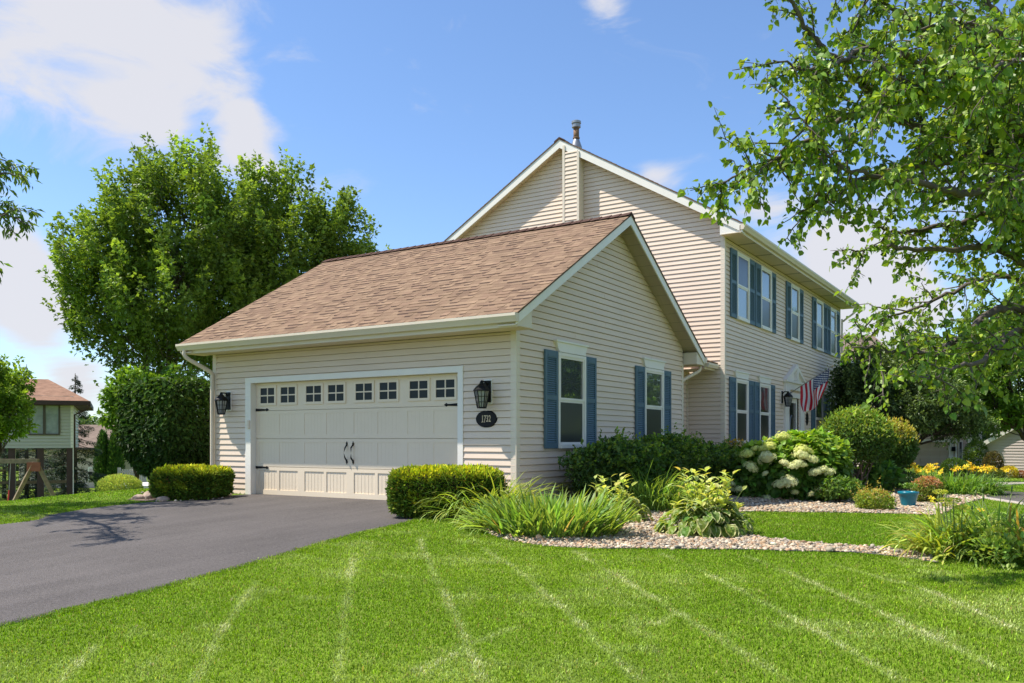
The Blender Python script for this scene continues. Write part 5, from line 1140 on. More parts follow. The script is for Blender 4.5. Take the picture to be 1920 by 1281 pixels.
bush_at(1915, 898, 13, 9, 35, 'small red brown bush right of the golden bush', 900, .06, (.12, .07, .03), (.34, .14, .06), 'red_bush')
bush_at(1858, 897, 26, 10, 34, 'low dark green bush beside the footpath', 1500, .08, (.04, .06, .018), (.13, .15, .03), 'porch_bush')

# ash branch at the left edge and the big tree at the right: real limbs, twigs and leaves
def twiggy_tree(name, base, limbs, label, leafL, leafW, dark, light, kind, nsub, sub_len, nleaf, trunk, bark, mat, lean=-.25, tipmul=1.0, r_limb=.055, twig=.5):
    t = plant(name, base, label, 'tree'); mb = MB(); m = MB(); base = np.asarray(base, float)
    m.tube(smooth_line([np.asarray(p) - base for p in trunk[0]], 6), np.interp(np.linspace(0, 1, (len(trunk[0]) - 1) * 6 + 1), np.linspace(0, 1, len(trunk[1])), trunk[1]), 14)
    Ps = []; Ds = []
    def leafy(p, ln, dirv, dens):
        k = max(2, int(dens)); q = np.linspace(.12, 1, k); i = q * (len(p) - 1); j = np.clip(i.astype(int), 0, len(p) - 2); f_ = (i - j)[:, None]
        Ps.append(p[j] * (1 - f_) + p[j + 1] * f_ + rng.normal(size=(k, 3)) * .018); Ds.append(np.repeat(dirv[None], k, 0))
    for li, (pts, r0, dm, rot) in enumerate(limbs):
        P = smooth_line(np.asarray(pts) - base, 8); n = len(P); P = P + rng.normal(size=P.shape) * .012; m.tube(P, np.linspace(r0 * 1.15, .007, n), 8)
        seg = np.linalg.norm(np.diff(P, axis=0), axis=1); S = np.concatenate([[0], np.cumsum(seg)]); LT = S[-1]; k = max(3, int(LT * nsub * dm))
        for u in np.sort(rng.random(k)) ** .85:
            s = u * LT; i = min(np.searchsorted(S, s), n - 1); i = max(i, 1); o = P[i - 1] + (P[i] - P[i - 1]) * rng.random(); tg = unit(P[i] - P[i - 1])
            dv = unit(tg * .55 + rdir(1)[0] * .95 + UPV * rng.normal() * .12); ln = sub_len * (1.15 - .6 * u) * np.exp(rng.normal() * .3)
            q = np.linspace(0, 1, 7)[:, None]; bp = o + dv * ln * q + UPV * lean * ln * q ** 2 + rng.normal(size=(7, 3)) * .018 * q
            m.tube(bp, np.linspace(.010, .003, 7), 5); leafy(bp, ln, dv, ln * nleaf * .8)
            for v in range(int(rng.poisson(3.2 * twig * 2))):
                w_ = rng.uniform(.2, 1); o2 = bp[int(w_ * 6)]; d2 = unit(dv * .7 + rdir(1)[0] * .9 - UPV * .15); l2 = ln * rng.uniform(.22, .55); b2 = o2 + d2 * l2 * q[::2] + UPV * lean * l2 * q[::2] ** 2 * 1.2; m.tube(b2, [.005, .004, .003, .002], 4); leafy(b2, l2, d2, l2 * nleaf * 1.25)
        leafy(P[int(n * .65):], 1, unit(P[-1] - P[-2]), 16)
    p = np.vstack(Ps); dd = np.vstack(Ds); n = len(p); rv = rdir(n); dv = unit(dd * .45 + rv * .75 - UPV * .62); pet = leafL * .35
    p = p + dv * 0 + unit(rv + dd * .5) * pet * rng.random((n, 1)); nm = unit(UPV * .75 + rdir(n) * .75)
    col = mixc(vary(dark, n, .22, .1), vary(light, n, .18, .1), rng.random(n) ** 1.3 * tipmul); Ls = leafL * np.exp(rng.normal(size=n) * .24)
    leaves(mb, p, dv, nm, Ls, Ls * leafW, col, kind, .22, .22); mb.build('crown', M[mat], t); m.build('trunk', M[bark], t, smooth=True); return n
def PX(*q): return [pxd(*a) for a in q]
TB = np.array([TREE[0], TREE[1], float(ground(*TREE))])
tj = lambda z: TB + [0.02 * z, -.02 * z, z]
trunk_pts = [TB - [0, 0, .1], tj(1.2), tj(2.4), tj(3.6), tj(5.0), tj(6.4)]
limbs = [
    ([tj(3.5)] + PX((1905, 290, 9.4), (1800, 262, 8.8), (1690, 225, 8.3), (1600, 140, 8.0), (1530, 75, 7.8), (1480, 0, 7.6), (1440, -70, 7.5)), .060, 1.0, 0),
    (PX((1690, 225, 8.3), (1620, 207, 8.0), (1545, 248, 7.7), (1471, 284, 7.5), (1422, 322, 7.4), (1335, 345, 7.3)), .030, 1.0, 0),
    ([tj(3.3)] + PX((1890, 305, 9.0), (1800, 300, 8.4), (1690, 318, 8.0), (1590, 345, 7.7), (1520, 385, 7.5)), .048, 1.0, 0),
    ([tj(2.9)] + PX((1870, 412, 9.6), (1788, 421, 9.3), (1690, 435, 9.0), (1640, 425, 8.8)), .045, .5, 0),
    ([tj(2.7)] + PX((1880, 470, 9.0), (1780, 470, 8.6), (1657, 466, 8.3), (1600, 470, 8.1)), .040, .40, 0),
    ([tj(2.1)] + PX((1900, 578, 9.2), (1805, 632, 8.8), (1740, 660, 8.6), (1650, 655, 8.4), (1600, 650, 8.3)), .045, 1.0, 0),
    ([tj(1.9)] + PX((1920, 620, 8.6), (1850, 670, 8.1), (1790, 690, 7.8), (1725, 715, 7.7)), .035, .8, 0),
    ([tj(2.3)] + PX((1900, 520, 10.2), (1800, 540, 10.4), (1700, 585, 10.5), (1620, 600, 10.6)), .035, .9, 0),
    ([tj(4.2)] + PX((1860, 160, 9.2), (1760, 70, 8.8), (1660, 10, 8.5), (1560, -40, 8.3)), .055, 1.2, 0),
    ([tj(4.0)] + PX((1860, 190, 8.6), (1740, 130, 8.0), (1640, 90, 7.6), (1540, 130, 7.3), (1450, 115, 7.2)), .050, 1.15, 0),
    ([tj(4.8)] + PX((1900, 60, 9.6), (1820, -30, 9.4), (1740, -110, 9.2)), .050, 1.2, 0),
    ([tj(3.8)] + PX((1900, 230, 8.0), (1820, 190, 7.3), (1740, 160, 6.9), (1650, 180, 6.7)), .042, 1.25, 0),
    ([tj(4.4)] + PX((1930, 110, 8.2), (1860, 60, 7.4), (1790, 40, 7.0), (1700, 60, 6.8)), .042, 1.25, 0),
    ([tj(3.1)] + PX((1900, 350, 8.4), (1820, 365, 7.8), (1740, 345, 7.4), (1640, 330, 7.2), (1560, 300, 7.1), (1490, 200, 7.2)), .042, 1.05, 0),
    ([tj(3.6)] + PX((1920, 260, 10.8), (1840, 210, 11.2), (1750, 200, 11.4), (1650, 230, 11.5)), .042, 1.0, 0),
    ([tj(4.6)] + PX((1960, 90, 7.4), (1900, 120, 6.6), (1830, 130, 6.2)), .036, 1.2, 0),
    ([tj(3.4)] + PX((1980, 300, 8.0), (1915, 330, 7.2), (1860, 345, 6.9)), .030, 1.0, 0),
    ([tj(3.2), tj(3.2) + [1.0, .4, .5], tj(3.2) + [2.2, .9, .7]], .045, .8, 0), ([tj(3.9), tj(3.9) + [.9, 1.0, .6], tj(3.9) + [1.6, 2.1, .9]], .045, .8, 0), ([tj(5.6), tj(6.6) + [.3, .2, 0], tj(7.4)], .04, 1.0, 0)]
NL = twiggy_tree('shade_tree', TB, limbs, 'big leafy shade tree whose branches reach in from the right edge', .055, .80, (.075, .15, .020), (.26, .36, .04), 'heart', 12.0, .56, 36, (trunk_pts, [.17, .14, .12, .10, .07, .04]), 'greybark', 'gloss', lean=-.07)
AB = pxd(-210, 825, 15); AB[2] = ground(AB[0], AB[1]); aj = lambda z: AB + [0, 0, z]
alimbs = [([aj(4.0)] + PX((-80, 330, 14.8), (-10, 325, 14.6), (45, 330, 14.5)), .04, 1.2, 0), ([aj(3.8)] + PX((-80, 400, 15.2), (0, 400, 15.2), (62, 425, 15.2)), .04, 1.0, 0), ([aj(4.4)] + PX((-100, 300, 15), (-30, 295, 15), (20, 305, 15)), .04, 1.2, 0),
          ([aj(3.4)] + PX((-100, 440, 14.5), (-40, 420, 14.3), (25, 395, 14.2)), .04, 1.0, 0), ([aj(3.0)] + PX((-120, 500, 13.6), (-60, 480, 13.0), (-20, 470, 12.6)), .04, 1.3, 0), ([aj(3.0)] + PX((-160, 420, 12.6), (-120, 440, 11.4), (-90, 460, 10.6)), .05, 1.4, 0), ([aj(4.6)] + PX((-260, 300, 13.6), (-200, 250, 12.8)), .04, 1.2, 0)]
twiggy_tree('ash_tree', AB, alimbs, 'narrow leaved ash tree reaching in at the upper left edge', .125, .30, (.055, .11, .018), (.17, .26, .035), 'small', 6.5, .60, 30, ([AB - [0, 0, .1], aj(1.5), aj(3.0), aj(4.4), aj(6.0)], [.16, .13, .11, .08, .04]), 'greybark', 'foliage', lean=-.25)

# ------------------------------------------------------------------ far woods
def far_woods():
    mb = MB()
    for a in np.arange(-75, 60, 1.1):
        d = rng.uniform(95, 150); an = math.radians(a); c = CAM + d * (FWD * math.cos(an) + RT * math.sin(an)); c[2] = ground(c[0], c[1]); H = rng.uniform(4.0, 7.0) if a < 0 else rng.uniform(7, 13)
        r = rng.uniform(2.5, 4.5); q, nr = ell_points(1500, c + UPV * H * .55, (r, r, H * .55), .3, .2); n = len(q); dk = np.array((.05, .10, .022)) * rng.uniform(.7, 1.3)
        leaves(mb, q, unit(nr + rdir(n)), nr + rdir(n) * .5 + UPV * .3, .45, .5, vary(dk, n, .3) + rng.random((n, 1)) * .04)
    o = mb.build('distant_trees', M['foliage']); tag(o, kind='stuff')
far_woods()
# ------------------------------------------------------------------ neighbouring houses
def frame_house(name, label, at, group=None, turn=0.0): return empty(name, tuple(at), label, 'house', group, YAW + turn)
M['greysiding'] = vinyl('pale_grey_siding', (.50, .50, .44)); M['tansiding'] = vinyl('tan_siding', (.62, .50, .39)); M['pinksiding'] = vinyl('pinkish_siding', (.62, .53, .49))
M['brownwood'] = pmat('brown_painted_wood', (.065, .038, .034), .6, .3, var=(5, .2)); M['bronze'] = pmat('bronze_frame', (.085, .072, .055), .5, .4)
M['oldwood'] = pmat('weathered_wood', (.24, .185, .12), .85, .2, bump=(14, .5), var=(7, .3)); M['roof2'] = pmat('orange_brown_shingles', (.26, .155, .105), .95, .1, bump=(9, .8), var=(4, .30)); M['farroof'] = pmat('grey_brown_shingles', (.19, .145, .115), .95, .1, bump=(9, .8), var=(3, .25))
M['red'] = pmat('red_plastic', (.50, .03, .03), .4, .4); M['chain'] = pmat('swing_chain', (.35, .33, .32), .4, .5, .6)
M['curtain'] = pmat('window_with_blinds', (.30, .34, .36), .12, .8, var=(2.5, .35))
def stilt_house():
    at = pxd(137, 840, 35); z0 = at[2]; t = frame_house('stilted_house', 'pale sided house raised on brown posts at the left edge, with a brown hip roof', at, None, .44); s = 35 / F
    m = MB(); siding(m, (0, 0, 0), (1, 0, 0), (0, -1, 0), 0.0, 2.12, -9, 0, h=.13, out=.02, slot=.038); siding(m, (0, 0, 0), (0, 1, 0), (1, 0, 0), 0.0, 2.12, 0, 6, h=.13, out=.02, slot=.038); m.box(-9, -.02, .02, 6, .002, 2.1); m.build('wall', M['greysiding'], t)
    MB().box(-.09, .022, -.022, -.0, 0, 2.12).build('corner_trim', M['white'], t)
    e = 2.6 - z0 - .62 + .62; ez = 1.90; m = MB(); rz = 1.05
    A = [(-9.6, -.62, ez), (.64, -.62, ez), (.64, 6.6, ez), (-9.6, 6.6, ez)]; B = [(-8, 2.6, ez + rz), (-1.05, 2.6, ez + rz)]
    m.add([A[0], A[1], B[1], B[0]], [(0, 1, 2, 3)], 0); m.add([A[1], A[2], B[1]], [(0, 1, 2)], 0); m.add([A[2], A[3], B[0], B[1]], [(0, 1, 2, 3)], 0); m.add([A[3], A[0], B[0]], [(0, 1, 2)], 0)
    rf = m.build('roof', M['roof2'], t)
    m = MB(); m.box(-9.6, .64, -.64, -.6, ez - .16, ez + .01); m.box(.60, .65, -.6, 6.6, ez - .16, ez + .01); m.box(-9.5, .6, -.6, 6.5, ez - .17, ez - .15); m.build('fascia', M['brownwood'], rf)
    m = MB(); m.tube([(.62, -.55, ez - .12), (.60, -.5, ez - .26), (.3, -.2, ez - .42), (.05, .04, ez - .55), (.05, .05, -.1)], .04, 8); m.build('downspout', M['brownwood'], rf, smooth=True)
    x0, x1, za, zb = -1.60, -.47, .52, 1.78; m = MB(); b = .06
    m.box(x0, x1, -.06, -.017, za, za + b); m.box(x0, x1, -.06, -.017, zb - b, zb); m.box(x0, x0 + b, -.06, -.017, za + b, zb - b); m.box(x1 - b, x1, -.06, -.017, za + b, zb - b); m.box((x0 + x1) / 2 - .05, (x0 + x1) / 2 + .05, -.055, -.017, za + b, zb - b); w_ = m.build('window', M['bronze'], t)
    for (a, c) in ((x0 + b, (x0 + x1) / 2 - .05), ((x0 + x1) / 2 + .05, x1 - b)): MB().box(a, c, -.03, -.018, za + b, zb - b).build('pane', M['curtain'], w_)
    gz = -z0 - 2.2
    for px in (131.5, 83, 37, 9): x = (px - 137) * s; MB().box(x - .12, x + .12, .05, .29, gz, -.002).build('post', M['brownwood'], t)
    MB().box(-.012, .022, .0, .04, gz, -.003).build('corner_trim', M['white'], t)
    m = MB(); m.box(-9, 0, 2.5, 2.6, -1.55, -1.42); m.box(-9, -2.6, 2.4, 2.5, -1.0, -.92); m.build('deck_rail', M['oldwood'], t)
    m = MB(); x = (42 - 137) * s; m.tube([(x, .2, -.02), (x, .2, -2.3)], .03, 6); m.build('downspout', M['greysiding'], t)
stilt_house()
def swing_set():
    d = 27; s = d / F; at = pxd(66, 866, d); gz = ground(at[0], at[1]); t = empty('swing_set', (at[0], at[1], float(gz)), 'weathered wooden swing set with a slanted leg pair on the left lawn', 'swing set', None, YAW); H = at[2] - gz
    m = MB(); m.box(-3.2, .10, -.06, .06, H - .05, H + .09); m.build('beam', M['oldwood'], t)
    for dx in (-1, 1): MB().tube([(dx * .03, 0, H - .0), (dx * 1.05, .0 + .3 * dx, 0)], .075, 4).build('leg', M['oldwood'], t)
    MB().box(-.22, .2, -.085, -.062, H - .30, H - .02).build('gusset', pmat('redwood_gusset', (.28, .10, .06), .8, .2, var=(6, .2)), t)
    x = (20 - 66) * s; zs = H - (943 - 866) * s
    for k in (0, -.5): m = MB(); m.tube([(x + k, 0, H - .05), (x - .02 + k, -.05, H * .62)], .012, 5); m.build('chain', M['chain'], t); m = MB(); m.tube([(x - .02 + k, -.05, H * .62), (x - .04 + k, -.08, zs)], .02, 6); m.build('chain', M['red'], t)
    m = MB(); q = np.linspace(0, 1, 9); 
    for i in range(8):
        xa, xb = x - .54 + .5 * q[i], x - .54 + .5 * q[i + 1]; f_ = lambda v: zs - .13 * math.sin(v * math.pi)
        m.prism([(xa, -.17, f_(q[i])), (xb, -.17, f_(q[i + 1])), (xb, -.17, f_(q[i + 1]) - .02), (xa, -.17, f_(q[i]) - .02)], (0, .18, 0))
    m.build('seat', M['red'], t)
swing_set()
def pool_side():
    d = 40; t = empty('pool_fence', tuple(np.append(pxd(300, 895, d)[:2], pxd(300, 911, d)[2])), 'white picket fence by the blue pool beyond the left hedge', 'fence', None, YAW); s = d / F
    m = MB()
    for i in range(34): x = -1.9 + i * .11; m.box(x, x + .06, 0, .03, .05, .78)
    m.build('pickets', M['white'], t); m = MB(); m.box(-2, 2, .03, .06, .12, .2); m.build('rail', M['white'], t); m = MB(); m.box(-2, 2, .03, .06, .62, .7); m.build('rail', M['white'], t)
    for x in (-1.95, -.75, .6, 1.9): MB().box(x - .06, x + .06, .031, .13, -1.5, .85).build('post', M['white'], t)
    p = pxd(285, 913, 37.5); pz = empty('swimming_pool', tuple(p), 'round above ground pool with a blue rim beyond the left hedge', 'swimming pool')
    MB().lathe([(1.5, -1.4), (1.5, .02), (1.56, .03), (1.56, .12), (1.5, .13), (1.45, .0), (0, -.02)], (0, 0, 0), 40).build('wall', pmat('blue_pool_liner', (.03, .16, .42), .3, .5), pz)
    MB().lathe([(1.565, .03), (1.60, .04), (1.60, .13), (1.5, .14)], (0, 0, 0), 40).build('rim', M['white'], pz)
pool_side()
def back_house():
    at = pxd(150, 945, 56); t = frame_house('far_house', 'far brownish grey house half hidden by the drooping spruce', at); s = 56 / F
    m = MB(); siding(m, (0, 0, 0), (1, 0, 0), (0, -1, 0), 0, 3.6, -4, 1.6, h=.16, out=.02, slot=.03); m.box(-4, 1.59, .02, 6, 0, 3.6); m.build('wall', M['tansiding'], t)
    m = MB(); m.prism([(-4.4, -.5, 3.55), (2.0, -.5, 3.55), (1.0, 3.2, 5.1), (-3.4, 3.2, 5.1)], (0, 0, .15)); m.prism([(1.6, -.5, 3.5), (5.2, -.5, 2.6), (5.2, 3.5, 2.6), (1.6, 3.5, 3.5)], (0, 0, .15)); m.build('roof', M['farroof'], t)
    m = MB(); m.box(.55, 1.25, -.05, -.018, 1.5, 2.4); w_ = m.build('window', M['white'], t); MB().box(.63, 1.17, -.06, -.051, 1.58, 2.32).build('pane', M['glass'], w_)
back_house()
def garage_house():
    d = 46; s = d / F; at = pxd(1790, 825, d); gz = float(ground(at[0], at[1])) - .05; at[2] = gz; t = frame_house('tan_house', 'tan sided neighbouring house with a panelled garage door and white porch', at)
    X = lambda px: (px - 1790) * s; Z = lambda py: CAM[2] + (HY - py) * s - gz
    m = MB(); siding(m, (0, 0, 0), (1, 0, 0), (0, -1, 0), -.3, Z(742), X(1640), X(1812) - .0 * s, [(X(1690), X(1787), -1, Z(829))], h=.13, out=.02, slot=.026); siding(m, (X(1640), 0, 0), (0, 1, 0), (-1, 0, 0), -.3, Z(742), 0, 6, h=.13)
    m.build('wall', M['tansiding'], t)
    m = MB(); siding(m, (0, 3.0, 0), (1, 0, 0), (0, -1, 0), Z(742) - .6, Z(672), X(1500), X(1720), h=.13, out=.02, slot=.026); siding(m, (X(1720), 3.0, 0), (0, 1, 0), (1, 0, 0), Z(742) - .6, Z(672), 0, 7, h=.13); m.build('upper_wall', M['tansiding'], t)
    m = MB(); zt = Z(742); m.prism([(X(1625), -.5, zt - .05), (X(1830), -.5, zt - .05), (X(1830), 3.2, zt + 1.5), (X(1625), 3.2, zt + 1.5)], (0, 0, .16)); r1 = m.build('roof', M['farroof'], t); m = MB(); m.box(X(1625), X(1830), -.54, -.502, zt - .12, zt + .1); m.build('fascia', M['white'], r1)
    zt = Z(672); m = MB(); m.prism([(X(1490), 2.5, zt - .05), (X(1732), 2.5, zt - .05), (X(1732), 6.5, zt + 1.9), (X(1490), 6.5, zt + 1.9)], (0, 0, .16)); m.prism([(X(1490), 10.5, zt - .05), (X(1732), 10.5, zt - .05), (X(1732), 6.501, zt + 1.9), (X(1490), 6.501, zt + 1.9)], (0, 0, .16)); r2 = m.build('upper_roof', M['farroof'], t); m = MB(); m.box(X(1490), X(1732), 2.46, 2.498, zt - .12, zt + .12); m.build('fascia', M['white'], r2)
    zd = Z(829); m = MB(); xa, xb = X(1690), X(1780); m.box(xa, xb, .10, .14, -.1, zd); m.build('garage_door', M['tansiding'], t)
    g = t.children[-1] if False else None
    m = MB(); nr = 4; hh = zd / nr
    for r in range(nr):
        for c in range(5):
            w_ = (xb - xa) / 5; x = xa + c * w_; z = r * hh; m.box(x + .05, x + w_ - .05, .07, .0995, z + .07, z + hh - .07)
    m.build('door_panels', pmat('tan_door_panels', (.58, .45, .34), .6, .3), t)
    m = MB(); m.box(xb, X(1787), -.04, .12, -.1, zd); m.box(X(1680), X(1787), -.045, .12, zd, zd + .14); m.build('door_frame', M['white'], t)
    m = MB(); m.tube([(X(1791), -.08, zt - 2), (X(1791), -.08, -.2)], .05, 8); m.build('downspout', M['white'], t)
    m = MB(); x = X(1785) + .0; m.box(X(1783), X(1788), -.2, -.045, Z(846), Z(838)); m.build('lamp', M['black'], t)
    # porch to the right
    m = MB(); siding(m, (0, 1.6, 0), (1, 0, 0), (0, -1, 0), -.3, Z(742), X(1812), X(1850), h=.13, out=.02, slot=.026); m.build('porch_wall', M['tansiding'], t)
    for (pa, pb) in ((1796, 1804), (1815, 1824)):
        yy = -.02 if pb < 1812 else 1.57; m = MB(); m.box(X(pa), X(pb), yy - .04, yy + .002, Z(862), Z(826)); w_ = m.build('window', M['white'], t); MB().box(X(pa) + .05, X(pb) - .05, yy - .05, yy - .041, Z(860), Z(829)).build('pane', M['glass'], w_)
    for px in (1790, 1808, 1837): x = X(px); MB().box(x - .07, x + .07, -1.6, -1.46, -.3, Z(742)).build('porch_post', M['white'], t)
    m = MB(); m.box(X(1790) + .08, X(1808) - .08, -1.56, -1.5, Z(859), Z(859) + .07); m.box(X(1808) + .08, X(1837) - .08, -1.56, -1.5, Z(859), Z(859) + .07)
    for i in range(9): x = X(1790) + .1 + i * (X(1808) - X(1790) - .1) / 9; m.box(x, x + .03, -1.55, -1.51, -.2, Z(859) - .002)
    for i in range(9): x = X(1808) + .15 + i * (X(1837) - X(1808) - .2) / 9; m.box(x, x + .03, -1.55, -1.51, -.2, Z(859) - .002)
    m.build('railing', M['white'], t)
garage_house()
def right_house():
    d = 42; s = d / F; at = pxd(1843, 825, d); gz = float(ground(at[0], at[1])) - .05; at[2] = gz; t = frame_house('gabled_house', 'pinkish sided gabled house at the far right edge', at, None, -.5); X = lambda px: (px - 1843) * s; Z = lambda py: CAM[2] + (HY - py) * s - gz
    lo = lambda z: max(0.0, (z - Z(836)) / .62); hi = lambda z: X(2070)
    m = MB(); siding(m, (0, 0, 0), (1, 0, 0), (0, -1, 0), -.3, Z(770), lo, hi, h=.14, out=.02, slot=.024); m.build('wall', M['pinksiding'], t)
    m = MB(); za = Z(836) - .35; xa = -.56; xp = X(1965); zp = za + (xp - xa) * .62; m.prism([(xa, -.12, za), (xp, -.12, zp), (xp, -.12, zp + .2), (xa, -.12, za + .2)], (0, 7, 0)); m.build('roof', M['farroof'], t)
    m = MB(); m.prism([(xa, -.16, za - .02), (xp, -.16, zp - .02), (xp, -.16, zp + .2), (xa, -.16, za + .2)], (0, .035, 0)); m.box(xa - .12, xa, -.3, 6, za - .02, za + .16); m.build('fascia', M['white'], t)
    m = MB(); m.prism([(xa, -.12, za - .02), (xp, -.12, zp - .02), (xp, -.12, zp - .001), (xa, -.12, za - .001)], (0, .11, 0)); m.build('soffit', M['white'], t)
    MB().box(-.01, .09, -.03, .0, -.3, Z(838)).build('corner_trim', M['white'], t)
right_house()

# ------------------------------------------------------------------ the flag
def flag():
    a = np.array([MX1 + .05, 13.9, 2.36]); b = np.array([1.72, 13.95, 3.10]); t = empty('flag', tuple(a), 'stars and stripes flag on a slanted pole beside the front door', 'flag'); ax = unit(b - a)
    MB().tube([np.zeros(3), (b - a) * .5, b - a], .012, 8).build('pole', pmat('flag_pole', (.30, .27, .24), .4, .4, .3), t, smooth=True)
    m = MB(); m.tube([b - a, b - a + ax * .03, b - a + ax * .06, b - a + ax * .08], [.012, .022, .02, .003], 8); m.build('finial', M['gold'], t, smooth=True)
    m = MB(); m.tube([-ax * .05, ax * .10], .022, 8); m.box(-.048, -.02, -.05, .05, -.09, .07); m.build('bracket', M['galv'], t)
    H0, H1 = (b - a) * .96, (b - a) * .285; side = np.array([0, 1.0, 0]); fl = 1.24
    def P(u, v):
        h = H0 * (1 - u) + H1 * u; L = fl * (.70 + .10 * math.sin(u * 3.0 + .4)); drop = np.array([0.0, 0.0, -1.0]) * L * v * (1 - .1 * v)
        swing = np.array([-.10, .0, 0]) * v * (u < 2) * (1 - .6 * u) - np.array([-.02, 0, 0]) * v
        pinch = (np.array([(H0[0] + H1[0]) / 2, h[1], h[2]]) - h) * [.28, 0, 0] * v ** 1.4
        fold = side * (.125 * math.sin(u * 9.2 + v * 2.1 + .6) * (v ** .7) + .05 * math.sin(u * 17 - v * 3) * v) + np.array([.035, 0, 0]) * math.sin(u * 8 + v * 5) * v
        return h + drop + swing + pinch + fold
    NU, NV = 52, 40; V = np.array([[P(i / NU, j / NV) for j in range(NV + 1)] for i in range(NU + 1)]); m = MB(); W1 = NV + 1
    g = {0: [], 1: [], 2: []}
    for i in range(NU):
        for j in range(NV):
            q = (i * W1 + j, i * W1 + j + 1, (i + 1) * W1 + j + 1, (i + 1) * W1 + j); st = i // 4
            g[2 if (st < 7 and j < NV * .4) else (0 if st % 2 == 0 else 1)].append(q)
    v = V.reshape(-1, 3); m.add(v, g[0], 0); 
    for k in (1, 2): m.f.append((np.array(g[k]), k))
    def cloth(nm, c):
        mt = bpy.data.materials.new(nm); mt.use_nodes = True; nt_ = mt.node_tree; pb = nt_.nodes['Principled BSDF']; pb.inputs['Base Color'].default_value = (*c, 1); pb.inputs['Roughness'].default_value = .75; tr = nn(nt_, 'ShaderNodeBsdfTranslucent'); tr.inputs['Color'].default_value = (*c, 1); mx = nn(nt_, 'ShaderNodeMixShader', inp={'Fac': .35}); nt_.links.new(pb.outputs[0], mx.inputs[1]); nt_.links.new(tr.outputs[0], mx.inputs[2]); nt_.links.new(mx.outputs[0], nt_.nodes['Material Output'].inputs['Surface']); return mt
    ban = m.build('banner', [cloth('flag_red', (.60, .02, .04)), cloth('flag_white', (.85, .83, .82)), cloth('flag_blue', (.022, .04, .15))], t, smooth=True)
    m = MB()
    for r in range(9):
        for c in range(6 if r % 2 == 0 else 5):
            u0 = 7 / 13 * (r + 1) / 10; v0 = .4 * ((2 * c + 1 if r % 2 == 0 else 2 * c + 2) / 12); e = .004
            p0 = P(u0, v0); du = (P(u0 + e, v0) - P(u0 - e, v0)); dv = (P(u0, v0 + e) - P(u0, v0 - e)); du = unit(du); dv = unit(dv - du * (dv @ du)); n_ = np.cross(du, dv)
            for sg in (1, -1):
                pts = [p0 + n_ * .005 * sg + (du * -math.cos(k * math.pi / 5) + dv * math.sin(k * math.pi / 5)) * (.030 if k % 2 == 0 else .0125) for k in range(10)]
                m.add(pts + [p0 + n_ * .006 * sg], [(k, (k + 1) % 10, 10) for k in range(10)])
    m.build('stars', cloth('star_white', (.8, .8, .8)), ban)
flag()

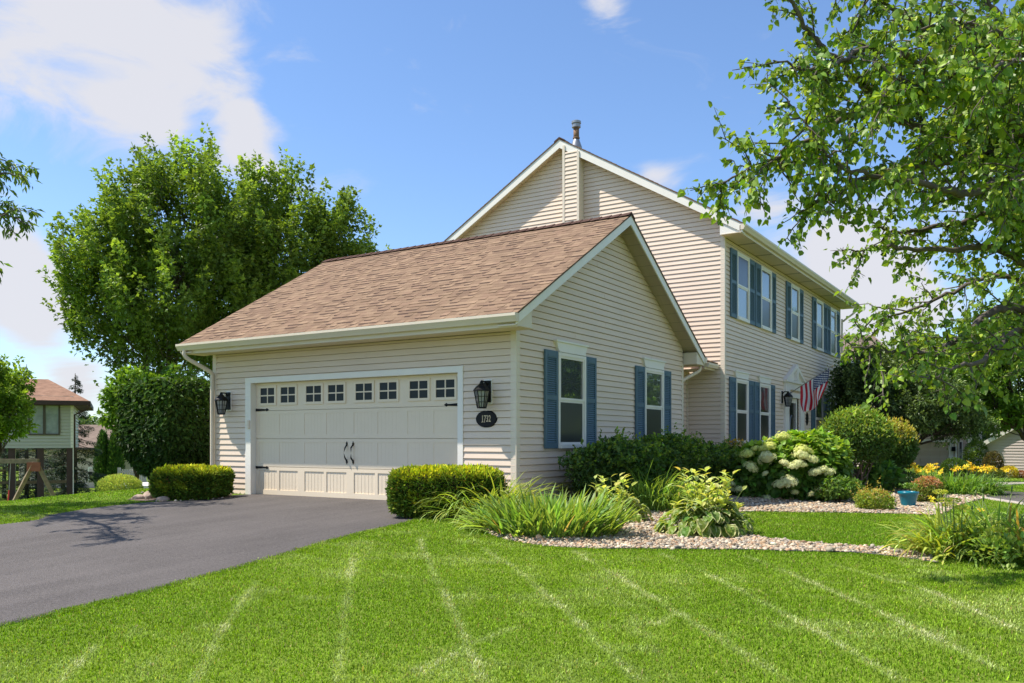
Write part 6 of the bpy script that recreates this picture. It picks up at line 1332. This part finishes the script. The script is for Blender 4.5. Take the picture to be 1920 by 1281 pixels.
# ------------------------------------------------------------------ gravel, edging, boulders
def edging(name, pl, label):
    P = np.asarray(pl); z = ground(P[:, 0], P[:, 1]) + .014; m = MB(); p = np.column_stack([P, z]); m.tube(p, .009, 6); q = p - [0, 0, .03]; m.tube(q, .012, 4); tag(m.build(name, M['edging'], smooth=True), label, 'edging', 'black plastic edging')
edging('bed_edging', bed_front[34:], 'black edging between the big front lawn and the gravel bed'); edging('bed_edging', strip_back[8:64], 'black edging along the gravel strip on the side of the smaller lawn')
aa = np.linspace(math.radians(215), math.radians(330), 30); edging('bed_edging', np.stack([TREE[0] + 2.17 * np.cos(aa), TREE[1] + 2.07 * np.sin(aa)], -1), 'curved black edging in front of the tree bed')
def gravel():
    # a pool of stone shapes, thrown over the beds
    ph = (1 + 5 ** .5) / 2; ico = unit(np.array([(-1, ph, 0), (1, ph, 0), (-1, -ph, 0), (1, -ph, 0), (0, -1, ph), (0, 1, ph), (0, -1, -ph), (0, 1, -ph), (ph, 0, -1), (ph, 0, 1), (-ph, 0, -1), (-ph, 0, 1)]))
    fa = np.array([(0, 11, 5), (0, 5, 1), (0, 1, 7), (0, 7, 10), (0, 10, 11), (1, 5, 9), (5, 11, 4), (11, 10, 2), (10, 7, 6), (7, 1, 8), (3, 9, 4), (3, 4, 2), (3, 2, 6), (3, 6, 8), (3, 8, 9), (4, 9, 5), (2, 4, 11), (6, 2, 10), (8, 6, 7), (9, 8, 1)])
    pal = np.array([(.46, .35, .26), (.52, .42, .33), (.40, .27, .18), (.34, .30, .27), (.24, .22, .21), (.58, .50, .42), (.47, .30, .21), (.62, .56, .50), (.42, .34, .30)])
    pts = []
    def throw(poly, dens, lo=None):
        x0, y0 = poly.min(0); x1, y1 = poly.max(0); n = int((x1 - x0) * (y1 - y0) * dens); x = rng.uniform(x0, x1, n); y = rng.uniform(y0, y1, n); k = inside(poly, x, y)
        dd = (np.stack([x, y], -1) - CAM[:2]) @ FWD[:2]; k &= rng.random(n) < np.clip((11.5 / np.maximum(dd, 1)) ** 1.3, .15, 1)
        pts.append(np.stack([x[k], y[k], np.maximum(1, (dd[k] / 11.5)) ** .5], -1))
    throw(P_BED, 2600); throw(P_RING, 2300); throw(P_LBED, 90)
    q = np.vstack(pts); n = len(q); sz = .0132 * np.exp(rng.normal(size=n) * .30) * q[:, 2]; sz[rng.random(n) < .04] *= 1.4
    # small rotation per stone
    ax = rdir(n); an = rng.uniform(0, 6.28, n); c = np.cos(an)[:, None, None]; s_ = np.sin(an)[:, None, None]; base = ico[None] * (1 + .16 * rng.normal(size=(n, 12, 1))) * np.exp(rng.normal(size=(n, 1, 3)) * .25)
    A = ax[:, None]; V = base * c + np.cross(np.broadcast_to(A, base.shape), base) * s_ + A * (base * A).sum(-1, keepdims=True) * (1 - c); V[..., 2] *= .72
    ctr = np.stack([q[:, 0], q[:, 1], ground(q[:, 0], q[:, 1]) + .006 + sz * rng.uniform(.2, .9, n)], -1); V = V * sz[:, None, None] + ctr[:, None]
    col = pal[rng.integers(0, len(pal), n)] * np.array([.84, .82, .70]) * np.exp(rng.normal(size=(n, 1)) * .2)
    m = MB(); m.add(V.reshape(-1, 3), (fa[None] + (np.arange(n) * 12)[:, None, None]).reshape(-1, 3), 0, Col=np.repeat(np.clip(col, .03, .8), 12, 0)); tag(m.build('gravel', M['stone'], smooth=True), kind='stuff')
gravel()
def boulder(px, py, r, label):
    p = G(px, py); m = MB(); d = rdir(260)
    import mathutils
    bm_pts = d * (1 + .12 * lump(d + px, 2))[:, None] * np.array([r, r * .7, r * .5]); import bmesh
    bm = bmesh.new(); [bm.verts.new(v) for v in bm_pts]; bmesh.ops.convex_hull(bm, input=bm.verts); bmesh.ops.delete(bm, geom=[v for v in bm.verts if not v.link_faces], context='VERTS'); me = bpy.data.meshes.new('boulder'); bm.to_mesh(me); bm.free(); me.materials.append(M['boulder']); o = bpy.data.objects.new('boulder', me); COL.objects.link(o)
    o.location = (p[0], p[1], float(ground(p[0], p[1])) + r * .2); o.rotation_euler = (0, 0, rng.uniform(0, 6)); tag(o, label, 'rock', 'rocks beside the left low hedge')
M['boulder'] = pmat('tan_fieldstone', (.36, .27, .21), .85, .2, bump=(12, .7), var=(6, .3))
boulder(287, 934, .22, 'largest tan rock, at the left end of the left low hedge'); boulder(262, 936, .13, 'small tan rock left of the largest rock'); boulder(306, 940, .12, 'small rock at the driveway edge below the left low hedge')

# ------------------------------------------------------------------ grass: every blade a strip, denser near the camera
def grass():
    segs = []
    def seg(*px):
        P = [G(*a)[:2] for a in px]
        for a, b in zip(P[:-1], P[1:]): segs.append((a, b))
    for s in ([(482, 1092), (425, 1170), (365, 1281)], [(662, 1040), (650, 1130), (632, 1281)], [(785, 1010), (815, 1080), (860, 1170), (905, 1281)], [(905, 1030), (970, 1070), (1080, 1165), (1200, 1281)], [(1075, 1035), (1170, 1090), (1300, 1170), (1480, 1281)], [(1240, 1040), (1340, 1085), (1520, 1180), (1690, 1281)], [(1400, 1045), (1560, 1110), (1760, 1200), (1880, 1260)], [(1560, 1060), (1740, 1110), (1920, 1190)], [(180, 1215), (110, 1281)],
              [(790, 1262), (850, 1232)], [(870, 1215), (960, 1180)], [(1230, 1172), (1265, 1155)]): seg(*s)
    def sample(d0, d1, n, spread=.70):
        u = rng.random(n); d = np.sqrt(d0 ** 2 + u * (d1 ** 2 - d0 ** 2)); l = rng.uniform(-spread, spread, n) * d
        return CAM[0] + FWD[0] * d + RT[0] * l, CAM[1] + FWD[1] * d + RT[1] * l, d
    X = []; 
    for (d0, d1, dens) in ((4.6, 7.5, 6500), (7.5, 10.5, 4600), (10.5, 15, 2800), (15, 22, 900), (22, 34, 380), (34, 60, 70)):
        n = int(.70 * (d1 ** 2 - d0 ** 2) * dens); x, y, d = sample(d0, d1, n); k = ~not_lawn(x, y) & ~((x < -6.5) & (d > 34)); X.append(np.stack([x[k], y[k], d[k]], -1))
    # tufts along the driveway and bed edges
    for L_, k in ((drive_right, 2600), (bed_front, 1800), (drive_left, 1200)):
        i = rng.integers(0, len(L_) - 1, k * 6); f_ = rng.random((k * 6, 1)); e = L_[i] * (1 - f_) + L_[i + 1] * f_; nrm_ = np.stack([-(L_[i + 1] - L_[i])[:, 1], (L_[i + 1] - L_[i])[:, 0]], -1); nrm_ /= np.linalg.norm(nrm_, axis=1)[:, None] + 1e-9
        e = e + nrm_ * (rng.normal(size=(k * 6, 1)) * .035); dd = (e - CAM[:2]) @ FWD[:2]; ok = (dd > 4.5) & (dd < 30) & ~((e[:, 1] > -1.2) & (e[:, 0] > -7) & (e[:, 0] < -.3)); X.append(np.column_stack([e[ok], dd[ok]]))
    q = np.vstack(X); x, y, d = q.T; n = len(x); print('blades', n)
    x = x + rng.normal(size=n) * .03; y = y + rng.normal(size=n) * .03; p = np.stack([x, y, ground(x, y) - .002], -1)
    wsc = np.interp(d, [5, 7.5, 10.5, 15, 22, 34, 60], [1, 1.15, 1.5, 2.0, 3.2, 5.2, 12])
    P2 = np.stack([x, y, 0 * x], -1); nz = lump(P2 * 1.0, .9); nz2 = lump(P2 + 40, 4.5); nz3 = lump(P2 * [1, 1, 0] + 90, 14)
    H = .021 * np.exp(rng.normal(size=n) * .25) * (1 + .18 * nz2) * np.interp(d, [5, 20, 40], [1, 1.15, 1.6]); W = .0058 * wsc * np.exp(rng.normal(size=n) * .2)
    dist = np.full(n, 9.0)
    for a, b in segs:
        ab = b - a; t = np.clip(((x - a[0]) * ab[0] + (y - a[1]) * ab[1]) / (ab @ ab), 0, 1); dist = np.minimum(dist, np.hypot(x - a[0] - t * ab[0], y - a[1] - t * ab[1]))
    str_ = np.exp(-(dist / (.040 + .010 * nz3)) ** 2) * np.clip(.62 + .5 * nz2 + .4 * nz3, 0, 1)
    patch = np.clip(sst(.0, .75, nz * .5 + nz2 * .65 + nz3 * .4), 0, 1) * .52
    dry = np.clip(str_ * .85 + patch * rng.random(n) ** .5, 0, 1)
    green = mixc(np.broadcast_to((.14, .262, .012), (n, 3)), (.25, .37, .016), np.clip(.45 + .45 * nz + .25 * nz2, 0, 1)); col = mixc(green, (.60, .61, .34), dry * .75) * np.exp(rng.normal(size=(n, 1)) * .38)
    ye = rng.random(n) < .035; col[ye] = vary((.40, .33, .13), ye.sum(), .2)
    az = rng.uniform(0, 6.283, n); ln = np.abs(rng.normal(size=n)) * .45 + dry * .35; h = np.stack([np.cos(az), np.sin(az), 0 * az], -1); sd = np.stack([-np.sin(az), np.cos(az), 0 * az], -1)
    mid = p + h * (np.sin(ln * .6) * H * .5)[:, None] + UPV * (np.cos(ln * .6) * H * .55)[:, None]; tip = p + h * (np.sin(ln * 1.3) * H)[:, None] + UPV * (np.cos(np.minimum(ln * 1.1, 1.3)) * H)[:, None]
    w_ = (W / 2)[:, None]; V = np.stack([p - sd * w_, p + sd * w_, mid + sd * w_ * .8, mid - sd * w_ * .8, tip], 1)
    m = MB(); b = (np.arange(n) * 5)[:, None, None]; m.add(V.reshape(-1, 3), (np.array([[0, 1, 2, 3]])[None] + b).reshape(-1, 4), 0, Col=np.repeat(np.clip(col, .01, .8), 5, 0)); m.f.append(((np.array([[3, 2, 4]])[None] + b).reshape(-1, 3), 0))
    tag(m.build('grass', M['grass']), kind='stuff')
grass()
